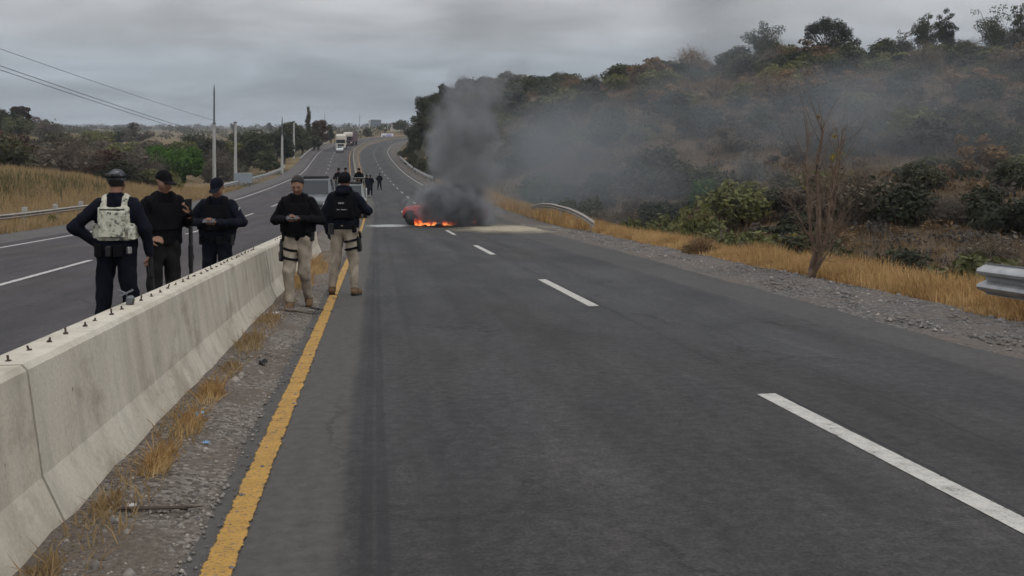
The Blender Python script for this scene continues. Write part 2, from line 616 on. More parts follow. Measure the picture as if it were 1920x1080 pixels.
def asphalt_material(name, base, marks, tint):
    """marks: list of (offset, half width, softness, strength) lengthwise traces; offsets in metres across the road"""
    m, t, out = new_mat(name)
    uv = t.n('ShaderNodeUVMap')
    sep = t.n('ShaderNodeSeparateXYZ')
    t.set(sep.inputs[0], uv.outputs[0])
    U, S = sep.outputs[0], sep.outputs[1]
    P = uv.outputs[0]
    streak = t.noise(t.mapping(P, (1.3, 0.05, 1)), 1.0, 3.0, 0.6)
    patch = t.noise(t.mapping(P, (0.45, 0.16, 1)), 1.0, 4.0, 0.62, 0.6)
    blot = t.noise(t.mapping(P, (1.6, 0.5, 1)), 1.0, 4.0, 0.68)
    grain = t.noise(P, 48.0, 3.0, 0.8)
    grit = t.noise(P, 11.0, 4.0, 0.75)
    d = tuple(c * 0.70 for c in base)
    l = tuple(c * 1.32 for c in base)
    c = t.ramp(patch, [(0.25, d), (0.52, base), (0.8, l)])
    c = t.mix(0.9, c, t.ramp(streak, [(0.32, 0.74), (0.68, 1.26)]), 'MULTIPLY')
    c = t.mix(0.55, c, t.ramp(blot, [(0.32, 0.66), (0.68, 1.28)]), 'MULTIPLY')
    c = t.mix(0.85, c, t.ramp(grit, [(0.32, 0.66), (0.68, 1.32)]), 'MULTIPLY')
    c = t.mix(0.9, c, t.ramp(grain, [(0.32, 0.5), (0.5, 1.0), (0.7, 1.6)]), 'MULTIPLY')
    c = t.mix(t.math('MULTIPLY', t.sstep(t.noise(t.mapping(P, (0.35, 0.09, 1), (3, 7, 0)), 1.0, 4.0, 0.6), 0.45, 0.7), 0.5), c, t.mix(1.0, c, (1.22, 1.08, 0.95), 'MULTIPLY'))
    wob = t.math('MULTIPLY', t.math('SUBTRACT', t.noise(t.mapping(P, (0.3, 0.22, 1)), 1.0, 4.0), 0.5), 0.16)
    fineW = t.math('MULTIPLY', t.math('SUBTRACT', t.noise(P, 5.0, 4.0, 0.7), 0.5), 0.06)
    Uw = t.math('ADD', t.math('ADD', U, wob), fineW)
    for col, lo, hi, k in tint:          # paler, dustier lengthwise strips
        w = t.math('MULTIPLY', t.math('MULTIPLY', t.sstep(Uw, lo - .06, lo + .06), t.math('SUBTRACT', 1.0, t.sstep(Uw, hi - .05, hi + .05))), k)
        c = t.mix(w, c, t.mix(0.8, col, t.ramp(grit, [(0.3, 0.75), (0.7, 1.25)]), 'MULTIPLY'))
    brk = t.noise(t.mapping(P, (2.0, 0.35, 1)), 1.0, 4.0, 0.6)
    for off, hw, soft, k in marks:
        w = t.math('MULTIPLY', band(t, Uw if hw > 0.02 else t.math('ADD', U, t.math('MULTIPLY', wob, 0.22)) if hw > 0.015 else t.math('ADD', U, t.math('MULTIPLY', t.math('SUBTRACT', t.noise(t.mapping(P, (1.0, 1.3, 1)), 1.0, 6.0, 0.7), 0.5), 0.20)), off, hw, soft), k)
        w = t.math('MULTIPLY', w, t.ramp(brk, [(0.33, 0.25), (0.6, 1.0)]))
        c = t.mix(w, c, (0.022, 0.022, 0.024))
    # fine branching cracks
    vor = t.n('ShaderNodeTexVoronoi', {'Scale': 0.55, 'Randomness': 1.0}, feature='DISTANCE_TO_EDGE')
    warp = t.n('ShaderNodeVectorMath', operation='ADD')
    t.set(warp.inputs[0], P)
    nz = t.n('ShaderNodeTexNoise', {'Scale': 1.6, 'Detail': 5.0, 'Roughness': 0.7})
    t.set(nz.inputs['Vector'], P)
    sc = t.n('ShaderNodeVectorMath', operation='SCALE')
    t.set(sc.inputs[0], nz.outputs[1])
    sc.inputs['Scale'].default_value = 0.9
    t.set(warp.inputs[1], sc.outputs[0])
    t.set(vor.inputs['Vector'], t.mapping(warp.outputs[0], (1.0, 0.6, 1)))
    crk = t.math('SUBTRACT', 1.0, t.sstep(vor.outputs[0], 0.002, 0.014))
    crk = t.math('MULTIPLY', crk, t.sstep(t.noise(t.mapping(P, (0.4, 0.25, 1)), 1.0, 3.0), 0.44, 0.60))
    c = t.mix(t.math('MULTIPLY', crk, 0.45), c, (0.018, 0.018, 0.018))
    rough = t.ramp(grain, [(0.3, 0.7), (0.7, 0.92)])
    b = t.n('ShaderNodeBsdfPrincipled', {'Base Color': c, 'Roughness': rough, 'Specular IOR Level': 0.16})
    h = t.math('ADD', grain, t.math('MULTIPLY', crk, -1.5))
    bp = t.n('ShaderNodeBump', {'Strength': 0.5, 'Distance': 0.006, 'Height': h})
    t.set(b.inputs['Normal'], bp.outputs[0])
    t.set(out.inputs[0], b)
    return m


def gravel_material(name, cols, scale):
    m, t, out = new_mat(name)
    tc = t.n('ShaderNodeTexCoord')
    P = tc.outputs['Object']
    vor = t.n('ShaderNodeTexVoronoi', {'Scale': scale, 'Randomness': 1.0})
    t.set(vor.inputs['Vector'], P)
    big = t.noise(P, 0.9, 5.0, 0.65)
    c = t.ramp(t.noise(vor.outputs['Position'], 41.0, 0.0), [(0.3, cols[0]), (0.5, cols[1]), (0.68, cols[2])])
    c = t.mix(t.sstep(big, 0.42, 0.62), c, cols[3])
    c = t.mix(0.8, c, t.ramp(t.noise(P, scale * 1.5, 4.0, 0.7), [(0.3, 0.6), (0.7, 1.3)]), 'MULTIPLY')
    b = t.n('ShaderNodeBsdfPrincipled', {'Base Color': c, 'Roughness': 0.95, 'Specular IOR Level': 0.15})
    bp = t.n('ShaderNodeBump', {'Strength': 0.9, 'Distance': 0.02, 'Height': t.math('SUBTRACT', 1.0, vor.outputs[0])})
    t.set(b.inputs['Normal'], bp.outputs[0])
    t.set(out.inputs[0], b)
    return m


def paint_material(name, col, cover, dirt):
    """road paint, worn through along its edges and in specks; UV u runs -1..1 across the stripe, v in metres along it"""
    m, t, out = new_mat(name)
    uv = t.n('ShaderNodeUVMap')
    sep = t.n('ShaderNodeSeparateXYZ')
    t.set(sep.inputs[0], uv.outputs[0])
    tc = t.n('ShaderNodeTexCoord')
    P = tc.outputs['Object']
    n1 = t.noise(P, 9.0, 6.0, 0.72)
    n2 = t.noise(P, 55.0, 3.0, 0.7)
    n3 = t.noise(t.mapping(P, (1, 1, 1)), 1.3, 3.0, 0.6)
    edge = t.math('ABSOLUTE', sep.outputs[0])
    lim = t.math('ADD', cover, t.math('MULTIPLY', t.math('SUBTRACT', n1, 0.5), 0.9))
    a = t.math('SUBTRACT', 1.0, t.sstep(t.math('SUBTRACT', edge, lim), -0.04, 0.06))
    hole = t.sstep(t.math('ADD', t.math('MULTIPLY', n1, 0.5), t.math('MULTIPLY', n2, 0.5)), 0.36, 0.42)
    worn = t.math('ADD', 0.25, t.math('MULTIPLY', t.sstep(n3, 0.3, 0.55), 0.75))
    a = t.math('MULTIPLY', a, t.math('MAXIMUM', hole, t.math('MULTIPLY', worn, 0.55)))
    c = t.ramp(n1, [(0.25, tuple(x * 0.62 for x in col)), (0.6, col)])
    c = t.mix(t.math('MULTIPLY', t.sstep(n2, 0.5, 0.7), dirt), c, (0.09, 0.08, 0.07))
    b = t.n('ShaderNodeBsdfPrincipled', {'Base Color': c, 'Roughness': 0.8, 'Specular IOR Level': 0.25})
    tr = t.n('ShaderNodeBsdfTransparent')
    mx = t.n('ShaderNodeMixShader')
    t.set(mx.inputs[0], a)
    t.set(mx.inputs[1], tr)
    t.set(mx.inputs[2], b)
    t.set(out.inputs[0], mx)
    return m


M_GROUND = ground_material()
M_ASPH = asphalt_material('asphalt', (0.0450, 0.0450, 0.0465),
                          [(-0.045, 0.019, 0.02, 0.6), (0.03, 0.019, 0.02, 0.6), (0.35, 0.018, 0.05, 0.42), (2.93, 0.008, 0.015, 0.8), (3.6, 0.008, 0.014, 0.6)],
                          [((0.088, 0.082, 0.074), -1.4, -0.16, 0.65), ((0.078, 0.074, 0.069), 4.9, 9.0, 0.5)])
M_ASPHL = asphalt_material('asphalt_oncoming', (0.054, 0.049, 0.051), [(-6.6, 0.01, 0.02, 0.6), (-4.2, 0.3, 0.4, 0.25), (-7.9, 0.3, 0.4, 0.2)],
                           [((0.098, 0.09, 0.085), -12.6, -10.2, 0.7)])
M_GRAV = gravel_material('median_gravel', [(0.085, 0.072, 0.062), (0.145, 0.125, 0.108), (0.24, 0.215, 0.19), (0.125, 0.103, 0.083)], 38.0)
M_GRAVR = gravel_material('shoulder_gravel', [(0.06, 0.057, 0.056), (0.098, 0.092, 0.087), (0.17, 0.155, 0.145), (0.125, 0.105, 0.09)], 26.0)
M_YEL = paint_material('yellow_paint', (0.41, 0.235, 0.055), 0.74, 0.9)
M_WHT = paint_material('white_paint', (0.47, 0.455, 0.42), 1.05, 0.5)
M_WHTW = paint_material('worn_white_paint', (0.46, 0.45, 0.43), 0.82, 0.6)


# ------------------------------------------------------------------ ground sheet
def build_ground():
    ys = np.concatenate([np.linspace(-16, 30, 70), np.linspace(30, 260, 190)[1:], np.geomspace(260, 7000, 50)[1:]])
    us = np.concatenate([np.linspace(-3.2, -0.62, 26), np.linspace(-0.62, 0.66, 300)[1:], np.linspace(0.66, 3.2, 26)[1:]])
    Y, U = np.meshgrid(ys, us, indexing='ij')
    X = U * (np.maximum(Y, 0) + 22) - 0.0 * Y
    Z = ground_z(X.ravel(), Y.ravel())
    V = np.stack([X.ravel(), Y.ravel(), Z], 1)
    n, k = Y.shape
    i = np.arange(n - 1)[:, None] * k + np.arange(k - 1)[None, :]
    F = np.stack([i, i + 1, i + k + 1, i + k], -1).reshape(-1, 4)
    o = obj('ground', make_mesh('ground', V, F, smooth=True), M_GROUND)
    tag(o, 'dry straw coloured ground and scrubby hillsides around the highway', kind='structure')


build_ground()


def strip(name, mat, Ys, tf, dz=0.0, n=2, uvt=True, dzf=None):
    """a sheet along the road between the offsets tf(Y) -> (t0, t1), n columns"""
    Ys = np.asarray(Ys, float)
    V, UV = [], []
    for Y in Ys:
        t0, t1 = tf(Y)
        ts = np.linspace(t0, t1, n)
        p = road_pt(np.full(n, Y), ts, dz)
        if dzf is not None:
            p[:, 2] += dzf(Y, ts)
        V.append(p)
        s = float(road_s(Y))
        UV.append(np.stack([ts if uvt else np.linspace(-1, 1, n), np.full(n, s)], 1))
    V = np.concatenate(V)
    UV = np.concatenate(UV)
    i = np.arange(len(Ys) - 1)[:, None] * n + np.arange(n - 1)[None, :]
    F = np.stack([i, i + 1, i + n + 1, i + n], -1).reshape(-1, 4)
    return obj(name, make_mesh(name, V, F, smooth=True, uv=UV), mat)


YS_ALL = np.concatenate([np.arange(-14, 60, 1.0), np.arange(60, 441, 3.0)])
o = strip('road', M_ASPH, YS_ALL, lambda Y: (-1.30, right_edge(Y) + 0.08 * vnoise(Y * 0.9, 0.3, 4) + 0.05 * vnoise(Y * 2.7, 0.9, 6)), 0.0, 14)
tag(o, 'grey asphalt carriageway with skid marks running towards the burning car', kind='structure')
o = strip('oncoming_road', M_ASPHL, YS_ALL, lambda Y: (-12.1 + 0.10 * vnoise(Y * 0.7, 0.7, 2), -1.62), 0.0, 12)
tag(o, 'dark asphalt carriageway beyond the concrete median barrier', kind='structure')
o = strip('median', M_GRAV, np.concatenate([np.arange(-6, 50, 0.35), np.arange(50, 441, 3.0)]), lambda Y: (-1.75, -0.74 + 0.09 * vnoise(Y * 1.1, 0.2, 8) + 0.05 * vnoise(Y * 3.7, .4, 9)), 0.0, 12,
          dzf=lambda Y, ts: 0.006 + 0.055 * ss(-0.76, -1.25, ts) + 0.012 * vnoise(np.full_like(ts, Y * 3.1), ts * 6, 4) * ss(-0.76, -0.95, ts) - 0.02 * ss(-0.80, -0.70, ts))
tag(o, 'gravelly soil strip between yellow line and concrete barrier', kind='structure')
o = strip('shoulder', M_GRAVR, np.concatenate([np.arange(-14, 60, 0.8), np.arange(60, 441, 3.0)]), lambda Y: (right_edge(Y) - 0.18, right_edge(Y) + 3.0), 0.0, 12,
          dzf=lambda Y, ts: 0.010 * ss(-.18, 0.1, ts - right_edge(Y)) - 0.012 * (ts - right_edge(Y) < -.1) - 0.22 * ss(1.3, 3.0, ts - right_edge(Y)) + 0.02 * vnoise(np.full_like(ts, Y * 1.3), ts * 3, 4) * (ts - right_edge(Y) > .1))
tag(o, 'grey gravel shoulder along the outer edge of the road', kind='structure')
o = strip('verge', M_GROUND, np.concatenate([np.arange(-14, 60, 1.5), np.arange(60, 441, 3.0)]), lambda Y: (-14.6, -11.9), 0.0, 6,
          dzf=lambda Y, ts: 0.012 - 0.03 * (ts > -12.0) - 0.2 * ss(-13.2, -14.6, ts))
tag(o, 'dry grassy verge beside the oncoming carriageway', kind='structure')


def marking(name, mat, Y0, Y1, t, w, step, label, dz=0.004):
    o = strip(name, mat, np.arange(Y0, Y1 + step * 0.5, step), lambda Y: (t - w / 2, t + w / 2), dz, 2, uvt=False)
    return tag(o, label, kind='structure')


marking('yellow_line', M_YEL, -14, 440, -0.62, 0.155, 1.0, 'worn yellow edge line beside the gravel median', 0.009)
marking('oncoming_yellow_line', M_YEL, -14, 440, -2.45, 0.14, 2.0, 'yellow line of the oncoming carriageway by the barrier')
marking('white_edge_line', M_WHTW, -14, 440, -9.5, 0.15, 2.0, 'white edge line of the oncoming carriageway')
marking('outer_edge_line', M_WHTW, 118, 440, 6.1, 0.14, 2.0, 'white edge line on the far outer bend')
dash = [(-8.5, -4.3), (2.2, 7.1), (13.0, 17.2), (24.5, 29.0), (36.6, 41.0)] + [(48.5 + 11.7 * i, 52.9 + 11.7 * i) for i in range(24)]
for a, b in dash:
    w = 0.14 if a < 30 else 0.13
    marking('lane_dash', M_WHT if a < 45 else M_WHTW, a, b, 2.82, w, (b - a) / 6, 'white lane dash of the near carriageway')
for a, b in [(15.0, 22.4)] + [(33.2 + 13.2 * i, 37.6 + 13.2 * i) for i in range(20)]:
    marking('oncoming_lane_dash', M_WHTW, a, b, -5.97, 0.15, (b - a) / 6, 'white lane dash of the oncoming carriageway')
# ------------------------------------------------------------------ concrete median barrier
def concrete_material():
    m, t, out = new_mat('barrier_concrete')
    tc = t.n('ShaderNodeTexCoord')
    P = tc.outputs['Object']
    big = t.noise(P, 0.8, 5.0, 0.6)
    run = t.noise(t.mapping(P, (5.0, 5.0, 0.35)), 1.0, 4.0, 0.6)
    pit = t.noise(P, 45.0, 4.0, 0.7)
    spot = t.noise(P, 11.0, 3.0, 0.6)
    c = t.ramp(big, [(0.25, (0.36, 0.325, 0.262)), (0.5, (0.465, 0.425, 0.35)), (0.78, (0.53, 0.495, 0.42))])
    c = t.mix(0.7, c, t.ramp(run, [(0.3, 0.70), (0.6, 1.06)]), 'MULTIPLY')
    c = t.mix(t.math('MULTIPLY', t.sstep(t.noise(t.mapping(P, (1.4, 1.4, 2.2)), 1.0, 5.0, 0.7), 0.50, 0.70), 0.55), c, (0.22, 0.185, 0.14))
    c = t.mix(0.6, c, t.ramp(pit, [(0.3, 0.78), (0.65, 1.1)]), 'MULTIPLY')
    c = t.mix(t.math('MULTIPLY', t.sstep(spot, 0.70, 0.76), 0.6), c, (0.10, 0.09, 0.075))
    b = t.n('ShaderNodeBsdfPrincipled', {'Base Color': c, 'Roughness': 0.9, 'Specular IOR Level': 0.2})
    bp = t.n('ShaderNodeBump', {'Strength': 0.35, 'Distance': 0.008, 'Height': pit})
    t.set(b.inputs['Normal'], bp.outputs[0])
    t.set(out.inputs[0], b)
    return m


M_CONC = concrete_material()
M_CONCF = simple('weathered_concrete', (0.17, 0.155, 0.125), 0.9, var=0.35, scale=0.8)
M_JOINT = simple('joint_mortar', (0.03, 0.027, 0.024), 0.95, var=0.3, scale=14)
M_RUST = simple('rusty_steel', (0.075, 0.055, 0.045), 0.8, metal=0.3, var=0.4, scale=30)
M_GALV = simple('galvanised_steel', (0.34, 0.345, 0.35), 0.5, metal=0.35, spec=0.5, var=0.22, scale=5, bump=0.1, bscale=40)
M_GALVD = simple('dusty_galvanised_steel', (0.30, 0.275, 0.245), 0.7, metal=0.2, var=0.25, scale=3)
M_POST = simple('post_concrete', (0.33, 0.33, 0.32), 0.9, var=0.2, scale=6)
M_POLE = simple('pole_concrete', (0.36, 0.36, 0.34), 0.85, var=0.15, scale=2)
M_STEEL = simple('mast_steel', (0.12, 0.13, 0.14), 0.6, metal=0.3, var=0.2)
M_WIRE = simple('cable_black', (0.05, 0.055, 0.06), 0.7, var=0.1)

BPROF = [(-0.30, -0.45), (-0.30, 0.075), (-0.185, 0.33), (-0.118, 0.795), (-0.095, 0.82), (0.095, 0.82), (0.118, 0.795), (0.185, 0.33), (0.30, 0.075), (0.30, -0.45)]
BT = -1.63


def barrier_pt(Y, dt, h, jig=0.0):
    p = road_pt(Y, BT + dt)
    z = float(road_z(Y)) - 0.07
    if dt < 0 and h < 0.2:
        pass
    return Vector((p[0], p[1], z + h))


def barrier(Y0, Y1, label, step=0.6, mat=None, group=None):
    root = empty('concrete_barrier', barrier_pt((Y0 + Y1) / 2, 0, 0))
    org = root.location.copy()
    n = max(1, int(round((Y1 - Y0) / step)))
    Ys = np.linspace(Y0, Y1, n + 1)
    mb = MB()
    V, F = [], []
    k = len(BPROF)
    for Y in Ys:
        for dt, h in BPROF:
            w = 0.006 * vnoise(Y * 0.8, h * 3 + dt, 3) if step < 1 else 0
            V.append(barrier_pt(Y, dt + float(w), h + float(w) * 0.6) - org)
    for i in range(n):
        for j in range(k):
            j2 = (j + 1) % k
            F.append((i * k + j, i * k + j2, (i + 1) * k + j2, (i + 1) * k + j))
    F.append(tuple(range(k - 1, -1, -1)))
    F.append(tuple(n * k + j for j in range(k)))
    mb.add(V, F)
    mb.build('barrier_body', mat or M_CONC, root)
    tag(root, label, 'barrier', group)
    return root, org


_segs = [(-9.0, 4.655, 'nearest pale concrete barrier segment, cut by the picture edge, before the crack'),
         (4.68, 14.30, 'long pale concrete barrier segment with steel studs, beside the gravel'),
         (14.36, 16.80, 'short concrete barrier segment with brown reflector plate behind the walking man'),
         (16.85, 26.0, 'last near concrete barrier segment behind the men in khaki trousers')]
BARS = []
for a, b, lab in _segs:
    BARS.append(barrier(a, b, lab, 0.45))


def joint(seg, Y, w):
    root, org = BARS[seg]
    mb = MB()
    V = []
    for y in (Y - w, Y + w):
        for dt, h in BPROF:
            V.append(barrier_pt(y, dt * 0.93, h - 0.012) - org)
    k = len(BPROF)
    F = [(j, (j + 1) % k, k + (j + 1) % k, k + j) for j in range(k)]
    mb.add(V, F + [tuple(range(k - 1, -1, -1)), tuple(k + j for j in range(k))]).build('joint_filler', M_JOINT, root)


joint(1, 4.667, 0.02)
joint(1, 14.33, 0.045)
joint(2, 16.825, 0.04)


def stud_mesh():
    mb = MB()
    mb.tube([(0, 0, -0.02), (0, 0, 0.008)], 0.014, 6)
    mb.tube([(0, 0, 0.008), (0.001, 0.002, 0.034)], 0.0055, 6)
    return mb.mesh('stud')


_stud = stud_mesh()
_stud.materials.append(M_RUST)
for seg, y0, y1, st in ((0, 1.4, 4.5, 0.30), (1, 4.78, 14.2, 0.295), (3, 17.0, 25.0, 0.5)):
    root, org = BARS[seg]
    Y = y0
    while Y < y1:
        s = obj('stud', _stud, None, root)
        p = barrier_pt(Y, random.uniform(-0.012, 0.012) - 0.005, 0.82)
        s.location = p - org
        s.rotation_euler = (random.gauss(0, .28), random.gauss(0, .28), random.uniform(0, 3))
        s.scale = (1, 1, random.choice([random.uniform(0.5, 0.8), random.uniform(0.8, 1.3)]))
        Y += st * random.uniform(0.88, 1.12)
# a bent bracket left on the barrier top, and the reflector plate
root, org = BARS[1]
p = barrier_pt(7.15, -0.02, 0.82) - org
mb = MB()
mb.box(p + Vector((0, 0, 0.028)), (0.045, 0.06, 0.065), bevel=0.012)
mb.box(p + Vector((-0.035, 0.02, 0.075)), (0.10, 0.07, 0.012), Matrix.Rotation(-0.45, 3, 'Y') @ Matrix.Rotation(0.4, 3, 'Z'))
mb.tube([p + Vector((-0.02, 0, 0.0)), p + Vector((-0.03, 0.02, 0.07)), p + Vector((-0.09, 0.03, 0.09))], 0.008, 5)
mb.build('metal_bracket', M_STEEL, root)
root, org = BARS[2]
MB().box(barrier_pt(16.1, 0.138, 0.62) - org, (0.02, 0.30, 0.115), Matrix.Rotation(0.12, 3, 'Z')).build('reflector_plate', simple('brown_reflector', (0.11, 0.065, 0.035), 0.5), root)
# far segments
_edges = np.arange(84, 400, 9.6)
for i in range(len(_edges) - 1):
    k_ = i + 1
    nth = f"{k_}{'th' if k_ % 100 in (11, 12, 13) else {1: 'st', 2: 'nd', 3: 'rd'}.get(k_ % 10, 'th')}"
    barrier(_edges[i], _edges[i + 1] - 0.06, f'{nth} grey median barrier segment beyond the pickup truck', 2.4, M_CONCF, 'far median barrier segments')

# ------------------------------------------------------------------ guard rails
WPROF = [(0.02, -.16), (0.006, -.145), (.10, -.105), (.115, -.078), (.10, -.05), (0.01, -.018), (0.01, .018), (.10, .05), (.115, .078), (.10, .105), (0.006, .145), (0.02, .16)]


def rail_sweep(path, side, scale=1.0, tip=False):
    """W beam along path [(Vector centre)], bulging toward `side` (unit vectors)"""
    prof = [(a * scale, b * scale) for a, b in WPROF] + [((a - 0.006) * scale, b * scale) for a, b in reversed(WPROF)]
    V, F = [], []
    k = len(prof)
    for i, p in enumerate(path):
        sd = side[i]
        f = 1.0
        if tip and i == len(path) - 1:
            f = 0.62
        for a, b in prof:
            V.append(p + sd * a + Vector((0, 0, b * f)))
    for i in range(len(path) - 1):
        for j in range(k):
            j2 = (j + 1) % k
            F.append((i * k + j, i * k + j2, (i + 1) * k + j2, (i + 1) * k + j))
    F.append(tuple(range(k)))
    F.append(tuple((len(path) - 1) * k + j for j in range(k - 1, -1, -1)))
    return MB().add(V, F)


def guard_rail(Ys, tfun, topfun, sgn, label, post_every, mat, post_mat, post_size, scale=1.0, over=0.0, tip=False, panel=3.8):
    Ym = Ys[len(Ys) // 2]
    root = empty('guard_rail', rp(Ym, tfun(Ym), 0))
    org = root.location.copy()
    path, side = [], []
    for Y in Ys:
        t = tfun(Y)
        p = rp(Y, t)
        d = float(road_d(Y))
        nrm = Vector((1, -d, 0)).normalized() * sgn
        path.append(Vector((p.x, p.y, p.z + topfun(Y) - 0.16 * scale)) - org)
        side.append(nrm)
    # panels of beam, each its own piece
    per = max(1, int(round(panel / (Ys[1] - Ys[0]))))
    i = 0
    while i < len(Ys) - 1:
        j = min(len(Ys) - 1, i + per)
        last = j == len(Ys) - 1
        rail_sweep(path[i:j + 1], [s * (1 + 0.0) for s in side[i:j + 1]], scale, tip and last).build('beam', mat, root, smooth=True)
        i = j
    Y = Ys[0] + post_every * 0.4
    pm = None
    while Y < Ys[-1]:
        t = tfun(Y)
        p = rp(Y, t) - org
        g = gz(p.x + org.x, p.y + org.y) - org.z
        top = p.z + topfun(Y) + over
        nrm = Vector((1, -float(road_d(Y)), 0)).normalized() * sgn
        c = Vector((p.x, p.y, 0)) - nrm * (post_size[0] / 2 + 0.012)
        lo = g - 0.3
        MB().box((c.x, c.y, (lo + top) / 2), (post_size[0], post_size[1], top - lo), bevel=0.01).build('post', post_mat, root)
        Y += post_every
    tag(root, label, 'guard rail')
    return root


guard_rail(np.arange(-4, 11.9, 0.53), lambda Y: 7.22 + 0.012 * max(0, Y - 9) ** 2, lambda Y: 0.60 + 0.004 * (11 - Y), -1,
           'near galvanised guard rail end at the outer edge of the road', 3.8, M_GALV, M_GALV, (0.12, 0.09), 1.18, -0.06)


def bent_t(Y): return 8.15 + 0.035 * (Y - 38) + 0.10 * math.sin((Y - 38) * 0.4)
def bent_top(Y): return float(np.interp(Y, [37, 40, 44, 48, 52, 56, 61], [0.42, 0.62, 0.82, 0.90, 0.80, 0.58, 0.16]))


guard_rail(np.arange(37.0, 61.1, 0.8), bent_t, bent_top, -1, 'bent arching guard rail beyond the road edge right of the burning car', 3.9, M_GALVD, M_GALVD, (0.10, 0.08), 0.8, -0.05)
guard_rail(np.arange(37.5, 55.1, 1.1), lambda Y: -13.9, lambda Y: 0.50, 1, 'dusty low guard rail with pale concrete posts in the dry grass', 3.9, M_GALVD, M_POST, (0.17, 0.17), 0.72, 0.17)
guard_rail(np.arange(88, 170, 2.0), lambda Y: -12.9, lambda Y: 0.62, 1, 'pale guard rail bordering the oncoming carriageway below the tall poles', 4.0, M_GALV, M_POST, (0.15, 0.15), 1.0, 0.05, panel=4.0)
guard_rail(np.arange(196, 292, 4.0), lambda Y: -11.7, lambda Y: 0.75, 1, 'far white guard rail on the climb near the oncoming truck', 8.0, M_POST, M_POST, (0.15, 0.15), 1.1, 0.0, panel=8.0)
guard_rail(np.arange(126, 214, 4.0), lambda Y: 7.9, lambda Y: 0.75, -1, 'far pale guard rail round the outer bend under the dark hill', 8.0, M_POST, M_POST, (0.15, 0.15), 1.0, 0.0, panel=8.0)


# ------------------------------------------------------------------ poles and cables
def pole(name, x, ytop, Y, ybase, r, label, mast=0.0, arm=False, cat='pole'):
    top = at(x, ytop, Y)
    X = top.x
    g = min(gz(X, Y), at(x, ybase, Y).z)
    root = empty(name, (X, Y, g))
    H = top.z - g
    hm = H * (1 - mast)
    MB().tube([(0, 0, -0.5), (0, 0, hm * 0.5), (0, 0, hm)], [r, r * 0.8, r * 0.6], 10).build('shaft', M_POLE, root, smooth=True)
    if mast:
        MB().tube([(0, 0, hm - 0.2), (0, 0, H * 0.93), (0, 0, H)], [r * 0.45, r * 0.36, 0.03], 8).build('mast', M_STEEL, root, smooth=True)
    if arm:
        MB().box((0, 0, H * 0.9), (1.2, 0.1, 0.1)).box((0, 0, H * 0.78), (0.9, 0.1, 0.1)).build('crossarm', M_STEEL, root)
    else:
        MB().tube([(0, 0, hm * 0.985), (0, 0, hm * 0.985 + 0.14)], r * 0.85, 8).build('collar', M_STEEL, root)
    tag(root, label, cat)
    return root


pole('utility_pole', 401.5, 158, 110, 338, 0.24, 'tallest grey pole with thin dark mast above the men by the barrier', 0.38)
pole('utility_pole', 441.5, 229, 126, 338, 0.23, 'second pale concrete pole from the tall mast, topped level with the treeline')
pole('utility_pole', 529, 218, 150, 340, 0.24, 'pale pole with dark tip beside the guard rail, before the dark trees', 0.28)
pole('utility_pole', 551, 229, 205, 310, 0.27, 'thin pale pole standing in front of the dark tree clump')
pole('distant_pole', 609, 210, 420, 250, 0.22, 'hair-thin distant mast over the far treeline left of the truck', 0.3)
pole('distant_pole', 674.5, 212, 430, 255, 0.20, 'faint distant mast between the truck and the grey billboard', 0.3)
pole('crossarm_pole', 1807, 80, 182, 104, 0.14, 'small utility pole with crossarms on the hilltop skyline', 0.0, True)


def cable(pts, r, label):
    MBB = MB()
    P = [at(*p) for p in pts]
    a, b = P[0], P[-1]
    n = 28
    L = [a.lerp(b, i / n) - Vector((0, 0, 1)) * (4 * (i / n) * (1 - i / n) * 0.25) for i in range(n + 1)]
    org = a
    MBB.tube([p - org for p in L], r, 5, cap=False)
    o = MBB.build('power_cable', M_WIRE, smooth=True)
    o.location = org
    tag(o, label, 'cable')


cable([(-420, -62, 46), (402, 226, 110)], 0.017, 'uppermost of the three overhead cables crossing the grey sky')
cable([(-420, -25, 50), (441, 268, 126)], 0.024, 'middle overhead cable, just above the lowest one')
cable([(-420, -15, 50), (441, 273, 126)], 0.024, 'lowest of the three overhead cables crossing the grey sky')

# ------------------------------------------------------------------ far signs
M_SIGNB = simple('sign_grey', (0.15, 0.18, 0.215), 0.6, var=0.08)
M_SIGNW = simple('sign_white', (0.72, 0.72, 0.74), 0.6, var=0.06)
M_SIGNP = simple('sign_violet', (0.33, 0.30, 0.52), 0.6, var=0.1)


def billboard(x0, x1, y0, y1, Y, ybase, mat, label, posts, stripe=None):
    a, b = at(x0, y0, Y), at(x1, y1, Y)
    cx = (a.x + b.x) / 2
    g = at(x0, ybase, Y).z
    root = empty('billboard', (cx, Y, g))
    W, Hh = b.x - a.x, a.z - b.z
    zc = (a.z + b.z) / 2 - g
    MB().box((0, 0, zc), (W, 0.3, Hh), bevel=0.04).build('panel', mat, root)
    for px in posts:
        X = at(px, 0, Y).x - cx
        MB().tube([(X, 0.35, -3.0), (X, 0.35, zc + Hh * 0.4)], 0.28, 8).build('post', M_POLE, root)
    if stripe:
        for (u0, u1, v0, v1, m2) in stripe:
            MB().box(((u0 + u1 - 1) / 2 * W, -0.16, zc + (v0 + v1 - 1) / 2 * Hh), ((u1 - u0) * W, 0.02, (v1 - v0) * Hh)).build('printed_band', m2, root)
    tag(root, label, 'billboard')


billboard(694.5, 714.5, 224.5, 235, 430, 262, M_SIGNB, 'dark grey billboard on a pale post above the far bend', [692], None)
billboard(715, 737.5, 250.5, 259, 405, 266, M_SIGNW, 'low white and violet roadside sign on the far bend', [720, 732],
          [(0.40, 0.85, 0.2, 0.85, M_SIGNP), (0.10, 0.34, 0.35, 0.6, M_STEEL)])
